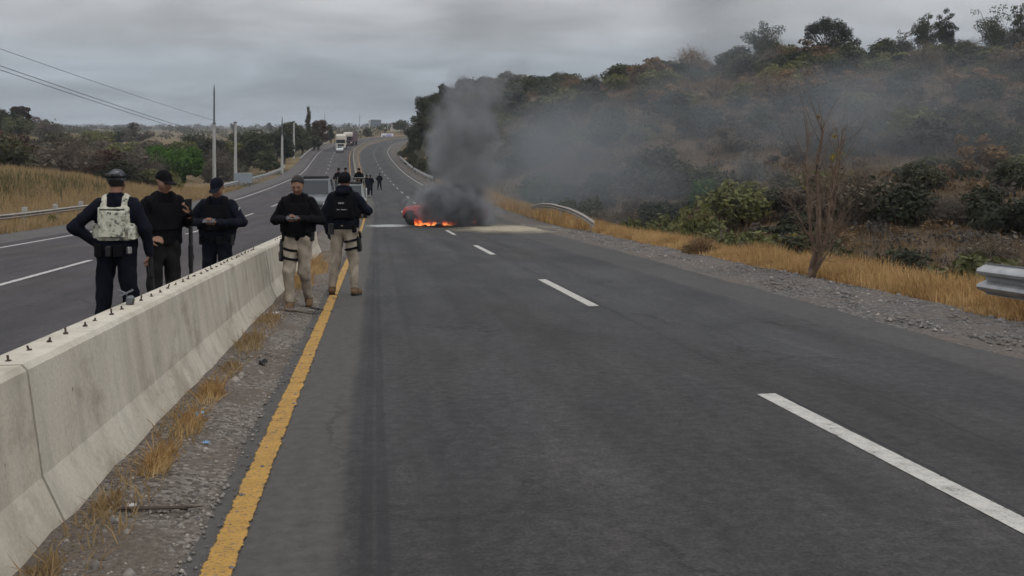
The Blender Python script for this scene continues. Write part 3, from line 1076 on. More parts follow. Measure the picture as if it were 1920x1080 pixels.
# grey cabinet-like panel by the verge behind the man with hands together
p = at(456, 350, 100)
root = empty('sign_panel', (p.x, 100, gz(p.x, 100)))
MB().box((0, 0, 1.05), (1.75, 0.1, 1.0), bevel=0.02).build('panel', simple('panel_grey', (0.23, 0.26, 0.29), 0.6, var=0.1), root)
for sx in (-0.6, 0.6):
    MB().box((sx, 0.08, 0.4), (0.08, 0.08, 1.8)).build('post', M_STEEL, root)
tag(root, 'grey blank sign panel on the verge beside the guard rail', 'sign')


# far buildings among the trees above the bend
M_HWALL = simple('house_wall', (0.42, 0.40, 0.37), 0.9, var=0.15, scale=1)
M_HROOF = simple('house_roof', (0.20, 0.12, 0.09), 0.9, var=0.2, scale=2)
M_HWIN = simple('house_window', (0.03, 0.035, 0.04), 0.3, var=0.1)
for (x, y, Y, w, h, lab) in ((745, 242, 480, 6, 3.2, 'small pale house among trees above the far bend'),
                             (757, 240, 500, 5, 3.0, 'small pale house nearest the dark hill above the bend')):
    p = at(x, y, Y)
    root = empty('house', (p.x, Y, p.z - 1.0))
    MB().box((0, 0, h / 2), (w, 5, h)).build('wall', M_HWALL, root)
    MB().box((0, 0, h + 0.12), (w + 0.5, 5.5, 0.24)).build('roof', M_HROOF, root)
    for sx in (-0.25, 0.25):
        MB().box((sx * w, -2.51, h * 0.55), (0.9, 0.06, 1.1)).build('window', M_HWIN, root)
    tag(root, lab, 'house')
# ------------------------------------------------------------------ plants
def leaf_material(name, cols, rand=0.45, trans=0.25):
    m, t, out = new_mat(name)
    tc = t.n('ShaderNodeTexCoord')
    oi = t.n('ShaderNodeObjectInfo')
    n1 = t.noise(tc.outputs['Object'], 2.2, 3.0, 0.6)
    n2 = t.noise(tc.outputs['Object'], 17.0, 2.0, 0.6)
    c = t.ramp(t.math('ADD', t.math('MULTIPLY', n1, 0.6), t.math('MULTIPLY', n2, 0.4)), [(0.34, cols[0]), (0.5, cols[1]), (0.66, cols[2])])
    c = t.mix(1.0, c, t.ramp(oi.outputs['Random'], [(0, (1 - rand, 1 - rand * .95, 1 - rand * 0.8)), (0.5, (1, 0.97, 0.92)), (1, (1 + rand * .5, 1 + rand * 0.3, 1.0))]), 'MULTIPLY')
    b = t.n('ShaderNodeBsdfPrincipled', {'Base Color': c, 'Roughness': 0.75, 'Specular IOR Level': 0.2})
    tr = t.n('ShaderNodeBsdfTranslucent', {'Color': c})
    mx = t.n('ShaderNodeMixShader', {0: trans})
    t.set(mx.inputs[1], b)
    t.set(mx.inputs[2], tr)
    t.set(out.inputs[0], mx)
    return m


L_DARK = leaf_material('leaf_dark', [(0.026, 0.031, 0.018), (0.052, 0.057, 0.031), (0.10, 0.098, 0.05)])
L_OLIVE = leaf_material('leaf_olive', [(0.065, 0.074, 0.030), (0.125, 0.132, 0.052), (0.19, 0.185, 0.08)])
L_GREEN = leaf_material('leaf_green', [(0.022, 0.052, 0.010), (0.045, 0.105, 0.016), (0.085, 0.165, 0.026)], 0.15)
L_GREY = leaf_material('leaf_grey', [(0.075, 0.062, 0.050), (0.13, 0.11, 0.088), (0.20, 0.172, 0.14)])
L_PALE = leaf_material('leaf_pale', [(0.15, 0.145, 0.13), (0.22, 0.215, 0.2), (0.30, 0.29, 0.27)], 0.1)
L_BROWN = leaf_material('leaf_brown', [(0.09, 0.060, 0.034), (0.17, 0.112, 0.063), (0.26, 0.178, 0.095)])
L_RUSSET = leaf_material('leaf_russet', [(0.045, 0.026, 0.020), (0.085, 0.045, 0.030), (0.13, 0.075, 0.045)])
L_YELLOW = leaf_material('leaf_yellow', [(0.13, 0.11, 0.02), (0.21, 0.18, 0.03), (0.30, 0.25, 0.05)], 0.1)
M_BARK = simple('bark', (0.085, 0.070, 0.055), 0.95, var=0.4, scale=9, bump=0.5, bscale=18)
M_BARKB = simple('brown_bark', (0.13, 0.090, 0.064), 0.95, var=0.4, scale=12, bump=0.5, bscale=30)
M_BARKP = simple('pale_bark', (0.24, 0.22, 0.19), 0.95, var=0.35, scale=6, bump=0.5, bscale=18)


def leaves_on(rng, lobes, n, size, shell=0.55, flat=0.0, aspect=1.7):
    """leaf quads spread through ellipsoid lobes [(centre, radii, weight)]"""
    w = np.array([l[2] for l in lobes], float)
    w /= w.sum()
    idx = rng.choice(len(lobes), n, p=w)
    C = np.array([l[0] for l in lobes], float)[idx]
    R = np.array([l[1] for l in lobes], float)[idx]
    d = rng.normal(size=(n, 3))
    d /= np.linalg.norm(d, axis=1)[:, None]
    r = (1 - (1 - shell) * rng.random(n) ** 1.6) * (0.86 + 0.22 * rng.random(n))
    # clump the leaves: pull them toward a set of tuft points
    P = C + d * R * r[:, None]
    P += rng.normal(size=(n, 3)) * size * 0.4
    nrm = d * 0.75 + rng.normal(size=(n, 3)) * 0.7 + np.array([0, 0, 0.35])
    nrm /= np.linalg.norm(nrm, axis=1)[:, None]
    a = np.cross(nrm, rng.normal(size=(n, 3)))
    a /= np.linalg.norm(a, axis=1)[:, None] + 1e-9
    b = np.cross(nrm, a)
    s = size * (0.55 + 0.9 * rng.random(n))[:, None]
    a, b = a * s, b * s / aspect
    V = np.stack([P - a, P + b * 0.9, P + a, P - b * 0.9], 1).reshape(-1, 3)
    F = np.arange(n * 4).reshape(-1, 4)
    return V, F


def lobes_of(rng, n, spread, rad, zc, flat=0.75, top=1.0):
    L = []
    for i in range(n):
        a = rng.random() * 2 * PI
        q = math.sqrt(rng.random())
        x, y = spread * q * math.cos(a), spread * q * math.sin(a)
        h = 1 - 0.55 * q * q
        r = rad * (0.65 + 0.6 * rng.random())
        z = zc * (0.45 + 0.75 * rng.random() * top) * h
        L.append(((x, y, z), (r, r, r * flat), r * r))
    return L


def twigs_on(rng, n, H, spread, rad):
    """a leafless shrub: many thin tapering stems fanning out"""
    mb_v, mb_f = [], []
    for i in range(n):
        a = rng.random() * 2 * PI
        q = rng.random() ** 0.7
        tip = np.array([spread * q * math.cos(a), spread * q * math.sin(a), H * (1 - 0.55 * q * q) * (0.6 + 0.4 * rng.random())])
        base = np.array([0.12 * spread * rng.normal(), 0.12 * spread * rng.normal(), 0])
        mid = base * 0.45 + tip * 0.55 + np.array([0, 0, 0.12 * H]) + rng.normal(size=3) * 0.06 * spread
        for (p, r, u, s) in ((base, mid, rad, rad * .6), (mid, tip, rad * .6, rad * .12)):
            dd = r - p
            sx = np.cross(dd, rng.normal(size=3))
            sx /= np.linalg.norm(sx) + 1e-9
            k = len(mb_v)
            mb_v += [p - sx * u, p + sx * u, r + sx * s, r - sx * s]
            mb_f.append((k, k + 1, k + 2, k + 3))
        for _ in range(5):
            f = 0.35 + 0.6 * rng.random()
            p = mid * (1 - f) + tip * f
            r = p + rng.normal(size=3) * 0.17 * spread + np.array([0, 0, 0.08 * H])
            dd = r - p
            sx = np.cross(dd, rng.normal(size=3))
            sx /= np.linalg.norm(sx) + 1e-9
            k = len(mb_v)
            mb_v += [p - sx * rad * .4, p + sx * rad * .4, r + sx * rad * .1, r - sx * rad * .1]
            mb_f.append((k, k + 1, k + 2, k + 3))
    return np.array(mb_v), np.array(mb_f)


def shrub_mesh(name, seed, mat, kind):
    """shrubs of about unit radius standing on z = 0; crown and stems in one small plant"""
    rng = np.random.default_rng(seed)
    if kind == 'round':
        L = lobes_of(rng, 9, 0.62, 0.42, 0.95)
        V, F = leaves_on(rng, L, 2600, 0.062)
    elif kind == 'spread':
        L = lobes_of(rng, 12, 0.85, 0.36, 0.8, 0.6)
        V, F = leaves_on(rng, L, 2800, 0.058)
    elif kind == 'open':
        L = lobes_of(rng, 13, 0.75, 0.27, 1.25, 0.7)
        V, F = leaves_on(rng, L, 1900, 0.058)
    else:
        V, F = twigs_on(rng, 150, 1.35, 0.95, 0.016)
        L = lobes_of(rng, 9, 0.7, 0.3, 1.05)
        V2, F2 = leaves_on(rng, L, 700, 0.05)
        F = np.concatenate([F, F2 + len(V)])
        V = np.concatenate([V, V2])
    # a few stems
    k = len(V)
    S, Q = twigs_on(rng, 9, 0.9, 0.5, 0.035)
    V = np.concatenate([V, S])
    F = np.concatenate([F, Q + k])
    mi = np.zeros(len(F), int)
    mi[len(F) - len(Q):] = 1
    me = make_mesh(name, V, F, mats=[mat, M_BARK], mat_idx=mi)
    return me


SHRUBS = {}
for key, mat, kinds in (('dark', L_DARK, ('round', 'spread', 'round')), ('olive', L_OLIVE, ('spread', 'round')), ('grey', L_GREY, ('twig', 'twig', 'open')),
                        ('brown', L_BROWN, ('twig', 'open')), ('pale', L_PALE, ('twig',)), ('green', L_GREEN, ('round', 'spread')), ('russet', L_RUSSET, ('open', 'round'))):
    SHRUBS[key] = [shrub_mesh('shrub_' + key, hash_ * 13 + 5 + len(key) * 7, mat, k) for hash_, k in enumerate(kinds)]


def shrub(key, X, Y, r, h, label, group=None, name='shrub', var=None, sink=0.08):
    me = SHRUBS[key][random.randrange(len(SHRUBS[key])) if var is None else var]
    o = obj(name, me, None, None, (X, Y, gz(X, Y) - sink * h), random.uniform(0, 6.28), (r, r * random.uniform(.85, 1.15), h))
    return tag(o, label, 'shrub', group)


def shrub_top(key, x, ytop, wpx, Y, label, var=None, name='shrub'):
    """a shrub whose top reaches a surveyed sight line"""
    X = (x - 960) / FOCAL * Y
    h = (at(x, ytop, Y).z - gz(X, Y)) / 1.2
    return shrub(key, X, Y, wpx / FOCAL * Y / 2.0, max(0.4, h), label, None, name, var)


def shrub_at(key, x, Y, wpx, hpx, label, var=None, name='shrub', lift=0.0):
    """a shrub wpx wide and hpx tall on the photo, Y metres away"""
    X = (x - 960) / FOCAL * Y
    r = wpx / FOCAL * Y / 2.0
    h = hpx / FOCAL * Y / 1.15
    return shrub(key, X, Y, r, h, label, None, name, var)


def limb_tree(rng, H, r0, forks, spread, upward=0.55, depth=4, bend=0.12, start=0.25):
    """recursive limbs; returns MB and the tips"""
    mb = MB()
    tips = []

    def grow(p, d, L, r, lev):
        n = 4
        pts = [p]
        rad = [r]
        q = p.copy()
        dd = d.copy()
        for i in range(n):
            dd = (dd + Vector(rng.normal(size=3).tolist()) * bend + Vector((0, 0, upward * 0.08))).normalized()
            q = q + dd * (L / n)
            pts.append(q.copy())
            rad.append(r * (1 - 0.42 * (i + 1) / n))
        mb.tube(pts, rad, 7 if lev < 2 else 4, cap=False)
        tips.append((pts[-1], lev))
        if lev >= 2:
            tips.append((pts[2], lev))
        if lev >= depth:
            return
        for k in range(forks[min(lev, len(forks) - 1)]):
            a = rng.random() * 2 * PI
            side = Vector((math.cos(a), math.sin(a), 0))
            nd = (dd * (1 - spread) + side * spread + Vector((0, 0, upward * 0.3))).normalized()
            grow(pts[-1] if k else pts[-1], nd, L * (0.62 + 0.25 * rng.random()), rad[-1] * 0.78, lev + 1)
    grow(Vector((0, 0, -0.2)), Vector((0.05, 0, 1)).normalized(), H * start, r0, 0)
    return mb, tips


def leafy_tree(name, label, X, Y, H, W, seed, mat, kind, bark=None, nleaf=3500, lsize=0.2, base_z=None, group=None):
    rng = np.random.default_rng(seed)
    root = empty(name, (X, Y, (gz(X, Y) if base_z is None else base_z)), rng.random() * 0.0)
    bark = bark or M_BARK
    lob = []
    if kind == 'umbrella':
        mb = MB()
        mb.tube([(0, 0, -0.3), (0.05, 0, H * .12), (0, 0, H * .22)], [H * .035, H * .03, H * .028], 8)
        for i in range(44):
            a = rng.random() * 2 * PI
            f = rng.random() ** 0.8                       # 0 at the skirt, 1 at the top of the dome
            q = math.sqrt(max(0.0, 1 - (f * 0.98) ** 2)) * (0.72 + .28 * rng.random())
            tip = Vector((W * .43 * q * math.cos(a), W * .43 * q * math.sin(a), H * (0.42 + 0.48 * f)))
            if i < 16:
                mb.tube([(0, 0, H * .16), (tip.x * .5, tip.y * .5, H * .16 + (tip.z - H * .16) * .55), tip], [H * .018, H * .011, H * .004], 5)
            r = W * (0.085 + 0.05 * rng.random())
            lob.append(((tip.x, tip.y, tip.z), (r, r, r * .8), r * r))
    elif kind == 'gum':      # open eucalypt with separate foliage clouds on rising limbs
        mb, tips = limb_tree(rng, H, H * 0.028, [3, 3, 2, 2], 0.46, 0.6, 3, 0.16, 0.26)
        zmax = max(t[0].z for t in tips)
        xm = max(abs(t[0].x) for t in tips) + 1e-6
        for v in range(len(mb.V)):
            x, y, z = mb.V[v]
            mb.V[v] = (x * W * .36 / xm, y * W * .36 / xm, z * H * .93 / zmax)
        for (p, lev) in tips:
            if lev >= 1:
                r = W * (0.10 + 0.08 * rng.random())
                lob.append(((p.x * W * .36 / xm, p.y * W * .36 / xm, p.z * H * .93 / zmax), (r, r, r * .9), r * r))
    elif kind == 'airy':     # tall open tree: several rising leaders carrying loose foliage from low down
        mb = MB()
        mb.tube([(0, 0, -0.3), (0.02 * H, 0, H * .18)], [H * .032, H * .026], 7)
        for i in range(7):
            a = i / 7 * 2 * PI + rng.random()
            hh = H * (1.0 if i == 0 else 0.55 + .42 * rng.random())
            q = W * .36 * (0.15 if i == 0 else .45 + .55 * rng.random())
            top = Vector((q * math.cos(a), q * math.sin(a), hh * .95))
            m1 = Vector((top.x * .55, top.y * .55, H * .14 + (hh - H * .14) * .5))
            mb.tube([(0.02 * H, 0, H * .14), m1, top], [H * .018, H * .012, H * .003], 5)
            for k in range(8):
                f = 0.30 + .70 * k / 7
                p = (Vector((0, 0, H * .14)).lerp(m1, f * 2) if f < .5 else m1.lerp(top, f * 2 - 1))
                r = W * (0.10 + 0.085 * rng.random()) * (1.15 - .42 * f)
                p = p + Vector(rng.normal(size=3).tolist()) * W * .075
                lob.append(((p.x, p.y, p.z), (r, r, r * .85), r * r))
    elif kind == 'column':   # cypress-like spire
        mb = MB()
        mb.tube([(0, 0, -0.3), (0, 0, H * .9)], [H * .025, H * .006], 7)
        for i in range(16):
            f = 0.12 + 0.86 * i / 15
            r = W / 2 * (1 - f) ** 0.6 * (0.7 + .4 * rng.random()) + 0.1
            lob.append(((rng.normal() * W * .08, rng.normal() * W * .08, H * f), (r, r, H * .07), r + .2))
    elif kind == 'bare':
        mb, tips = limb_tree(rng, H, H * 0.03, [3, 3, 3, 2], 0.38, 0.9, 4, 0.12, 0.3)
        zmax = max(t[0].z for t in tips)
        for v in range(len(mb.V)):
            x, y, z = mb.V[v]
            mb.V[v] = (x * W / (zmax), y * W / (zmax), z * H / zmax)
        for (p, lev) in tips:
            if lev >= 3 and rng.random() < .3:
                lob.append(((p.x * W / zmax, p.y * W / zmax, p.z * H / zmax), (.3, .3, .25), 1))
    else:                    # broad, dense crown
        mb = MB()
        mb.tube([(0, 0, -0.3), (0.04 * H, 0, H * .25), (0, 0.02 * H, H * .5)], [H * .04, H * .032, H * .02], 8)
        for i in range(20):
            a = rng.random() * 2 * PI
            q = math.sqrt(rng.random())
            zz = 0.25 + 0.62 * rng.random()
            q *= math.sqrt(max(0.05, 1 - ((zz - .52) / .5) ** 2))
            c = (W * .38 * q * math.cos(a), W * .38 * q * math.sin(a), H * zz)
            r = W * (0.11 + 0.09 * rng.random())
            lob.append((c, (r, r, r * .75), r * r))
            if i < 7:
                mb.tube([(0, 0, H * .3), (c[0] * .5, c[1] * .5, H * .3 + (c[2] - H * .3) * .6), c], [H * .016, H * .01, H * .004], 5)
    mb.build('trunk', bark, root, smooth=True)
    V, F = leaves_on(rng, lob, nleaf, lsize, 0.45)
    cr = obj('crown', make_mesh('crown', V, F), mat, root)
    tag(root, label, 'tree', group)
    return root


def tree_at(name, label, x, ytop, wpx, Y, seed, mat, kind, ybase=None, **kw):
    X = (x - 960) / FOCAL * Y
    g = gz(X, Y)
    if ybase is not None:
        g = min(g, at(x, ybase, Y).z)
    H = at(x, ytop, Y).z - g
    return leafy_tree(name, label, X, Y, H, wpx / FOCAL * Y, seed, mat, kind, base_z=g, **kw)


# skyline trees of the hill
tree_at('hilltop_tree', 'smoke-veiled open tree on the crest, at the head of the drifting smoke', 1432, 48, 96, 172, 3, L_DARK, 'airy', nleaf=5200, lsize=0.14)
tree_at('umbrella_tree', 'dense umbrella-crowned tree alone on the hill crest', 1552, 30, 96, 172, 5, L_DARK, 'umbrella', ybase=108, nleaf=8200, lsize=0.13)
tree_at('dead_snag', 'small leaning leafless snag beside the umbrella-crowned tree', 1606, 72, 24, 172, 9, L_DARK, 'bare', ybase=108, nleaf=160, lsize=0.16)
tree_at('hilltop_tree', 'thin grey tree, first of the three clumped tall trees on the crest', 1697, 58, 56, 174, 13, L_GREY, 'airy', nleaf=2200, lsize=0.14, bark=M_BARKP)
tree_at('hilltop_tree', 'middle dark tree of the three clumped tall trees on the crest', 1737, 24, 66, 172, 17, L_DARK, 'airy', nleaf=6000, lsize=0.14)
tree_at('hilltop_tree', 'narrow dark tree nearest the crossarm pole on the crest', 1774, 20, 52, 172, 21, L_DARK, 'airy', nleaf=6000, lsize=0.14)
tree_at('hilltop_tree', 'tall airy tree with pale trunk near the picture edge on the crest', 1866, 8, 98, 170, 25, L_DARK, 'airy', nleaf=4800, lsize=0.14, bark=M_BARKP)
tree_at('hilltop_tree', 'tall tree cut by the picture edge on the crest', 1912, 2, 60, 168, 29, L_DARK, 'airy', nleaf=4200, lsize=0.14)
tree_at('hill_tree', 'dark broad tree on the bluff left end, leaning over the far road', 797, 178, 56, 196, 33, L_DARK, 'broad', nleaf=3000, lsize=0.2)
tree_at('hill_tree', 'dark tree rising behind the smoke column on the bluff', 836, 158, 46, 196, 37, L_DARK, 'broad', nleaf=2600, lsize=0.2)
tree_at('hill_tree', 'rounded dark tree on the bluff, above the straw-coloured bank', 888, 151, 92, 200, 41, L_DARK, 'broad', nleaf=4200, lsize=0.2)
tree_at('hill_tree', 'square-topped dark tree standing above the bluff skyline', 955, 131, 50, 188, 45, L_DARK, 'broad', nleaf=3000, lsize=0.2)
tree_at('hill_tree', 'paler companion beside the square-topped tree on the bluff', 982, 136, 40, 188, 46, L_OLIVE, 'broad', nleaf=2400, lsize=0.18)
tree_at('skyline_bush', 'small round tree alone on the smooth middle skyline', 1185, 126, 40, 182, 49, L_DARK, 'broad', nleaf=1800, lsize=0.16)
tree_at('skyline_bush', 'forked small tree between two round trees on the skyline', 1231, 118, 30, 182, 53, L_DARK, 'gum', nleaf=900, lsize=0.16)
tree_at('skyline_bush', 'small hazy round tree nearest the smoke on the skyline', 1282, 120, 38, 180, 57, L_DARK, 'broad', nleaf=1800, lsize=0.16)

# trees beyond the oncoming carriageway
tree_at('green_tree', 'vivid green rounded tree behind the men at the barrier', 322, 276, 140, 108, 61, L_GREEN, 'broad', ybase=345, nleaf=9000, lsize=0.17)
tree_at('valley_tree', 'large dark tree between the two tallest poles', 462, 242, 100, 185, 65, L_DARK, 'broad', nleaf=5200, lsize=0.24)
tree_at('valley_tree', 'wide dark tree left of the tallest pole', 372, 252, 110, 190, 67, L_DARK, 'broad', nleaf=5200, lsize=0.24)
tree_at('roadside_tree', 'tall dark tree with rounded top beside the climbing road', 548, 222, 52, 215, 69, L_DARK, 'broad', nleaf=4600, lsize=0.24)
tree_at('roadside_tree', 'dark tree filling the gap before the rounded roadside tree', 518, 240, 50, 205, 71, L_DARK, 'broad', nleaf=4200, lsize=0.24)
tree_at('spire_tree', 'narrow dark spire tree topping the roadside treeline', 578, 203, 17, 240, 73, L_DARK, 'column', nleaf=1800, lsize=0.24)
tree_at('roadside_tree', 'russet-brown tree right of the narrow spire tree', 596, 222, 42, 250, 75, L_RUSSET, 'broad', nleaf=3600, lsize=0.26)
tree_at('roadside_tree', 'small dark tree beyond the russet tree on the climb', 620, 232, 22, 300, 77, L_DARK, 'broad', nleaf=1400, lsize=0.3)
tree_at('hill_tree', 'russet round tree on the crest of the far straw hill', 41, 197, 42, 235, 79, L_RUSSET, 'broad', nleaf=3600, lsize=0.24)
tree_at('hill_tree', 'dark spreading tree at the picture edge on the straw hill', 8, 204, 62, 228, 81, L_DARK, 'broad', nleaf=4200, lsize=0.24)
tree_at('far_tree', 'bluish far round tree on the plain beside the straw hill', 85, 223, 20, 700, 83, L_DARK, 'broad', nleaf=900, lsize=0.6)
tree_at('far_tree', 'low dark far tree next to the bluish round one', 110, 231, 26, 480, 85, L_DARK, 'broad', nleaf=1100, lsize=0.45)
tree_at('far_tree', 'far tree rising from the horizon behind the second pole', 437, 227, 12, 900, 87, L_DARK, 'broad', nleaf=500, lsize=0.7)
tree_at('far_tree', 'far tree alone on the horizon before the dark roadside trees', 505, 229, 10, 900, 89, L_DARK, 'broad', nleaf=500, lsize=0.7)
tree_at('bend_tree', 'dark tree cluster at the foot of the grey billboard', 688, 240, 18, 415, 91, L_DARK, 'broad', nleaf=1200, lsize=0.35)
tree_at('bend_tree', 'hazy broad tree over the houses above the far bend', 751, 226, 32, 470, 93, L_DARK, 'broad', nleaf=1600, lsize=0.4)

# the tree belt beyond the oncoming carriageway
for i_, (x, yt, w, Y, mt, lab) in enumerate((
        (405, 250, 66, 165, L_DARK, 'dark rounded tree directly behind the tallest pole'),
        (432, 260, 50, 176, L_OLIVE, 'olive tree just right of the tallest pole'),
        (488, 252, 60, 172, L_DARK, 'dark tree just right of the second pole'),
        (345, 262, 70, 150, L_OLIVE, 'olive tree behind the top of the vivid green tree'),
        (285, 262, 80, 160, L_GREY, 'greyish tree left of the vivid green tree'),
        (225, 268, 80, 150, L_OLIVE, 'olive tree above the cap of the man in pale vest'),
        (532, 246, 44, 188, L_DARK, 'dark tree behind the pole with the dark tip'),
        (566, 236, 40, 222, L_OLIVE, 'olive tree under the narrow spire tree'),
        (500, 282, 50, 158, L_OLIVE, 'low olive tree beside the pole with the dark tip'),
        (588, 252, 34, 246, L_DARK, 'low dark tree below the russet roadside tree'),
        (150, 262, 70, 185, L_DARK, 'dark tree in the hollow under the straw hill'))):
    tree_at('belt_tree', lab, x, yt, w, Y, 201 + 3 * i_, mt, 'broad', ybase=None, nleaf=4200, lsize=0.22)

# shrubs one can single out
shrub_top('olive', 1296, 366, 140, 42, 'large olive-green shrub above the golden verge, right of the bent rail', 1)
shrub_top('olive', 1215, 350, 150, 46, 'olive-green shrub just behind the bent rail, in thin smoke', 0)
shrub_top('green', 1322, 303, 90, 58, 'bright green shrub above the large olive shrub', 0)
shrub_top('green', 1020, 300, 120, 78, 'green shrub half veiled by smoke, behind the bent rail end', 1)
shrub_top('olive', 1090, 322, 120, 60, 'smoke-veiled olive shrub above the arch of the bent rail', 0)
shrub_top('pale', 1405, 286, 110, 66, 'pale grey leafless shrub left of the bare tree', 0)
shrub_at('dark', 1555, 171, 72, 32, 'dense low bush at the foot of the umbrella-crowned tree', 0)
shrub_at('dark', 1650, 168, 84, 40, 'wide dark bush between the snag and the clumped tall trees', 2)
shrub_at('brown', 1315, 24.5, 80, 42, 'dark brown dry weed clump in the golden roadside grass', 0)
shrub_at('green', 1815, 17.5, 70, 40, 'small green bush in the golden grass near the rail end', 1)
shrub_at('olive', 97, 40.5, 26, 28, 'small yellow-green bush before the low rail posts', 1)

# dark trees packed on the bluff above the far bend
for i in range(80):
    Y = random.uniform(128, 225)
    d_ = 2.3 + 23 * random.random() ** 1.6
    p_ = rp(Y, float(right_edge(Y)) + d_)
    X, Y = p_.x, p_.y
    r = min(random.uniform(1.7, 3.6), d_ * 0.58)
    px_ = 960 + X / Y * FOCAL
    zl = ('small' if r < 1.9 else 'mid-sized' if r < 2.8 else 'big') + ' dark tree ' + ('at the bluff foot' if d_ < 5 else 'on the bluff face' if d_ < 11 else 'atop the bluff') \
        + (', at its leftmost end' if px_ < 775 else ', left of the smoke column' if px_ < 815 else ', behind the smoke column' if px_ < 935 else ', right of the smoke column')
    o_ = shrub('dark', X, Y, r, r * random.uniform(0.85, 1.25), zl, zl, name='bluff_tree', sink=0.1)
    o_['category'] = 'tree'

# the mass of hillside scrub


def hill_label(key, x, f, r):
    kind = {'dark': 'dark evergreen', 'olive': 'olive-green', 'grey': 'grey twiggy', 'brown': 'brown dry'}[key]
    size = 'small' if r < 2.1 else 'wide' if r < 3.0 else 'big'
    high = 'near the hill crest' if f > .78 else 'high on the hill' if f > .55 else 'midway up the hill' if f > .28 else 'low in the gully'
    spots = [(870, 'by the smoke column'), (960, 'just past the smoke column'), (1050, 'above the bent rail end'), (1130, 'above the bent rail arch'), (1240, 'left of the olive shrubs'),
             (1340, 'above the olive shrubs'), (1440, 'left of the bare tree'), (1520, 'behind the bare tree'), (1610, 'right of the bare tree'), (1720, 'below the clumped crest trees'),
             (1830, 'below the crossarm pole'), (3000, 'above the near rail end')]
    where = next(w for lim, w in spots if x < lim)
    return f'{size} {kind} shrub {high}, {where}'


hill = []
tries = 0
while len(hill) < 235 and tries < 20000:
    tries += 1
    x = random.uniform(742, 2010)
    f = random.random()
    Y = 26 + (190 - 26) * f ** 0.8
    X = (x - 960) / FOCAL * Y
    yy, t = road_ts(X, Y)
    if t[0] - right_edge(yy)[0] < 3.5 + 0.02 * Y:
        continue
    if x < 800 and Y < 150:
        continue
    r = random.uniform(2.1, 4.4) * (0.56 + 0.66 * f)
    bad = False
    for (a, b, c) in hill:
        if (a - X) ** 2 + (b - Y) ** 2 < (0.36 * (r + c)) ** 2:
            bad = True
            break
    # straw-coloured openings
    if vnoise(X / 11.0, Y / 15.0, 31) > 0.6 and random.random() < 0.75:
        bad = True
    if bad:
        continue
    hill.append((X, Y, r))
    # greener low and to the far end, greyer and browner on the near right slope
    right = np.clip((x - 1000) / 700, 0, 1)
    key = random.choices(['dark', 'olive', 'grey', 'brown'], [0.60 - 0.16 * right, 0.22, 0.11 + 0.10 * right, 0.07 + 0.08 * right])[0]
    zl = hill_label(key, x, f, r)
    shrub(key, X, Y, r, r * random.uniform(0.62, 0.95), zl, zl, sink=0.12)

val = []
tries = 0
while len(val) < 80 and tries < 20000:
    tries += 1
    x = random.uniform(-120, 600)
    Y = random.choice([random.uniform(88, 175), random.uniform(110, 300)])
    X = (x - 960) / FOCAL * Y
    yy, t = road_ts(X, Y)
    if t[0] > -15.5 - 0.02 * Y:
        continue
    r = random.uniform(2.2, 3.8) * (0.8 + Y / 400)
    if any((a - X) ** 2 + (b - Y) ** 2 < (0.42 * (r + c)) ** 2 for a, b, c in val):
        continue
    val.append((X, Y, r))
    wr = 0.35 if x < 90 and Y < 200 else 0.04
    key = random.choices(['dark', 'olive', 'grey', 'russet', 'brown'], [0.45, 0.15, 0.22, wr, 0.1])[0]
    hh = r * random.uniform(0.7, 1.0)
    spots = [(60, 'at the far picture edge'), (170, 'left of the pale vest'), (260, 'behind the pale vest'), (340, 'behind the raised phone'), (410, 'left of the tallest pole'),
             (450, 'between the two nearest poles'), (525, 'behind the second pole'), (3000, 'by the climbing road')]
    where = next(w for lim, w in spots if x < lim)
    deep = 'nearest the straw field' if Y < 120 else 'in the hollow' if Y < 180 else 'on the far slope'
    kind = {'dark': 'dark evergreen', 'olive': 'olive', 'grey': 'grey twiggy', 'brown': 'brown dry', 'russet': 'russet'}[key]
    zl = f"{'big' if r > 3.4 else 'mid-sized'} {kind} shrub {deep}, {where}"
    shrub(key, X, Y, r, hh, zl, zl, sink=0.12)


# far woods along the horizon, read as one mass
def far_woods():
    rng = np.random.default_rng(5)
    Vs, Fs, k = [], [], 0
    for i in range(420):
        Y = rng.uniform(330, 1800)
        x = rng.uniform(-300, 770)
        X = (x - 960) / FOCAL * Y
        yy, t = road_ts(X, Y)
        if Y < 445 and t[0] > -22:
            continue
        r = rng.uniform(2.0, 4.5) * (0.6 + Y / 1100)
        g = gz(X, Y)
        L = [((X + rng.normal() * r * .5, Y + rng.normal() * r * .5, g + r * .45), (r * .7, r * .7, r * .5), 1) for _ in range(4)]
        V, F = leaves_on(rng, L, 70, r * 0.17, 0.5)
        Vs.append(V)
        Fs.append(F + k)
        k += len(V)
    o = obj('woods', make_mesh('woods', np.concatenate(Vs), np.concatenate(Fs)), L_DARK)
    tag(o, 'far dark woods and hedges scattered along the horizon plain', kind='stuff')


far_woods()


# ------------------------------------------------------------------ grass
def grass_material(name, cols):
    m, t, out = new_mat(name)
    tc = t.n('ShaderNodeTexCoord')
    n1 = t.noise(tc.outputs['Object'], 0.8, 4.0, 0.65)
    n2 = t.noise(tc.outputs['Object'], 12.0, 2.0, 0.6)
    c = t.ramp(t.math('ADD', t.math('MULTIPLY', n1, 0.6), t.math('MULTIPLY', n2, 0.4)), [(0.32, cols[0]), (0.5, cols[1]), (0.68, cols[2])])
    b = t.n('ShaderNodeBsdfPrincipled', {'Base Color': c, 'Roughness': 0.8, 'Specular IOR Level': 0.15})
    tr = t.n('ShaderNodeBsdfTranslucent', {'Color': c})
    mx = t.n('ShaderNodeMixShader', {0: 0.3})
    t.set(mx.inputs[1], b)
    t.set(mx.inputs[2], tr)
    t.set(out.inputs[0], mx)
    return m


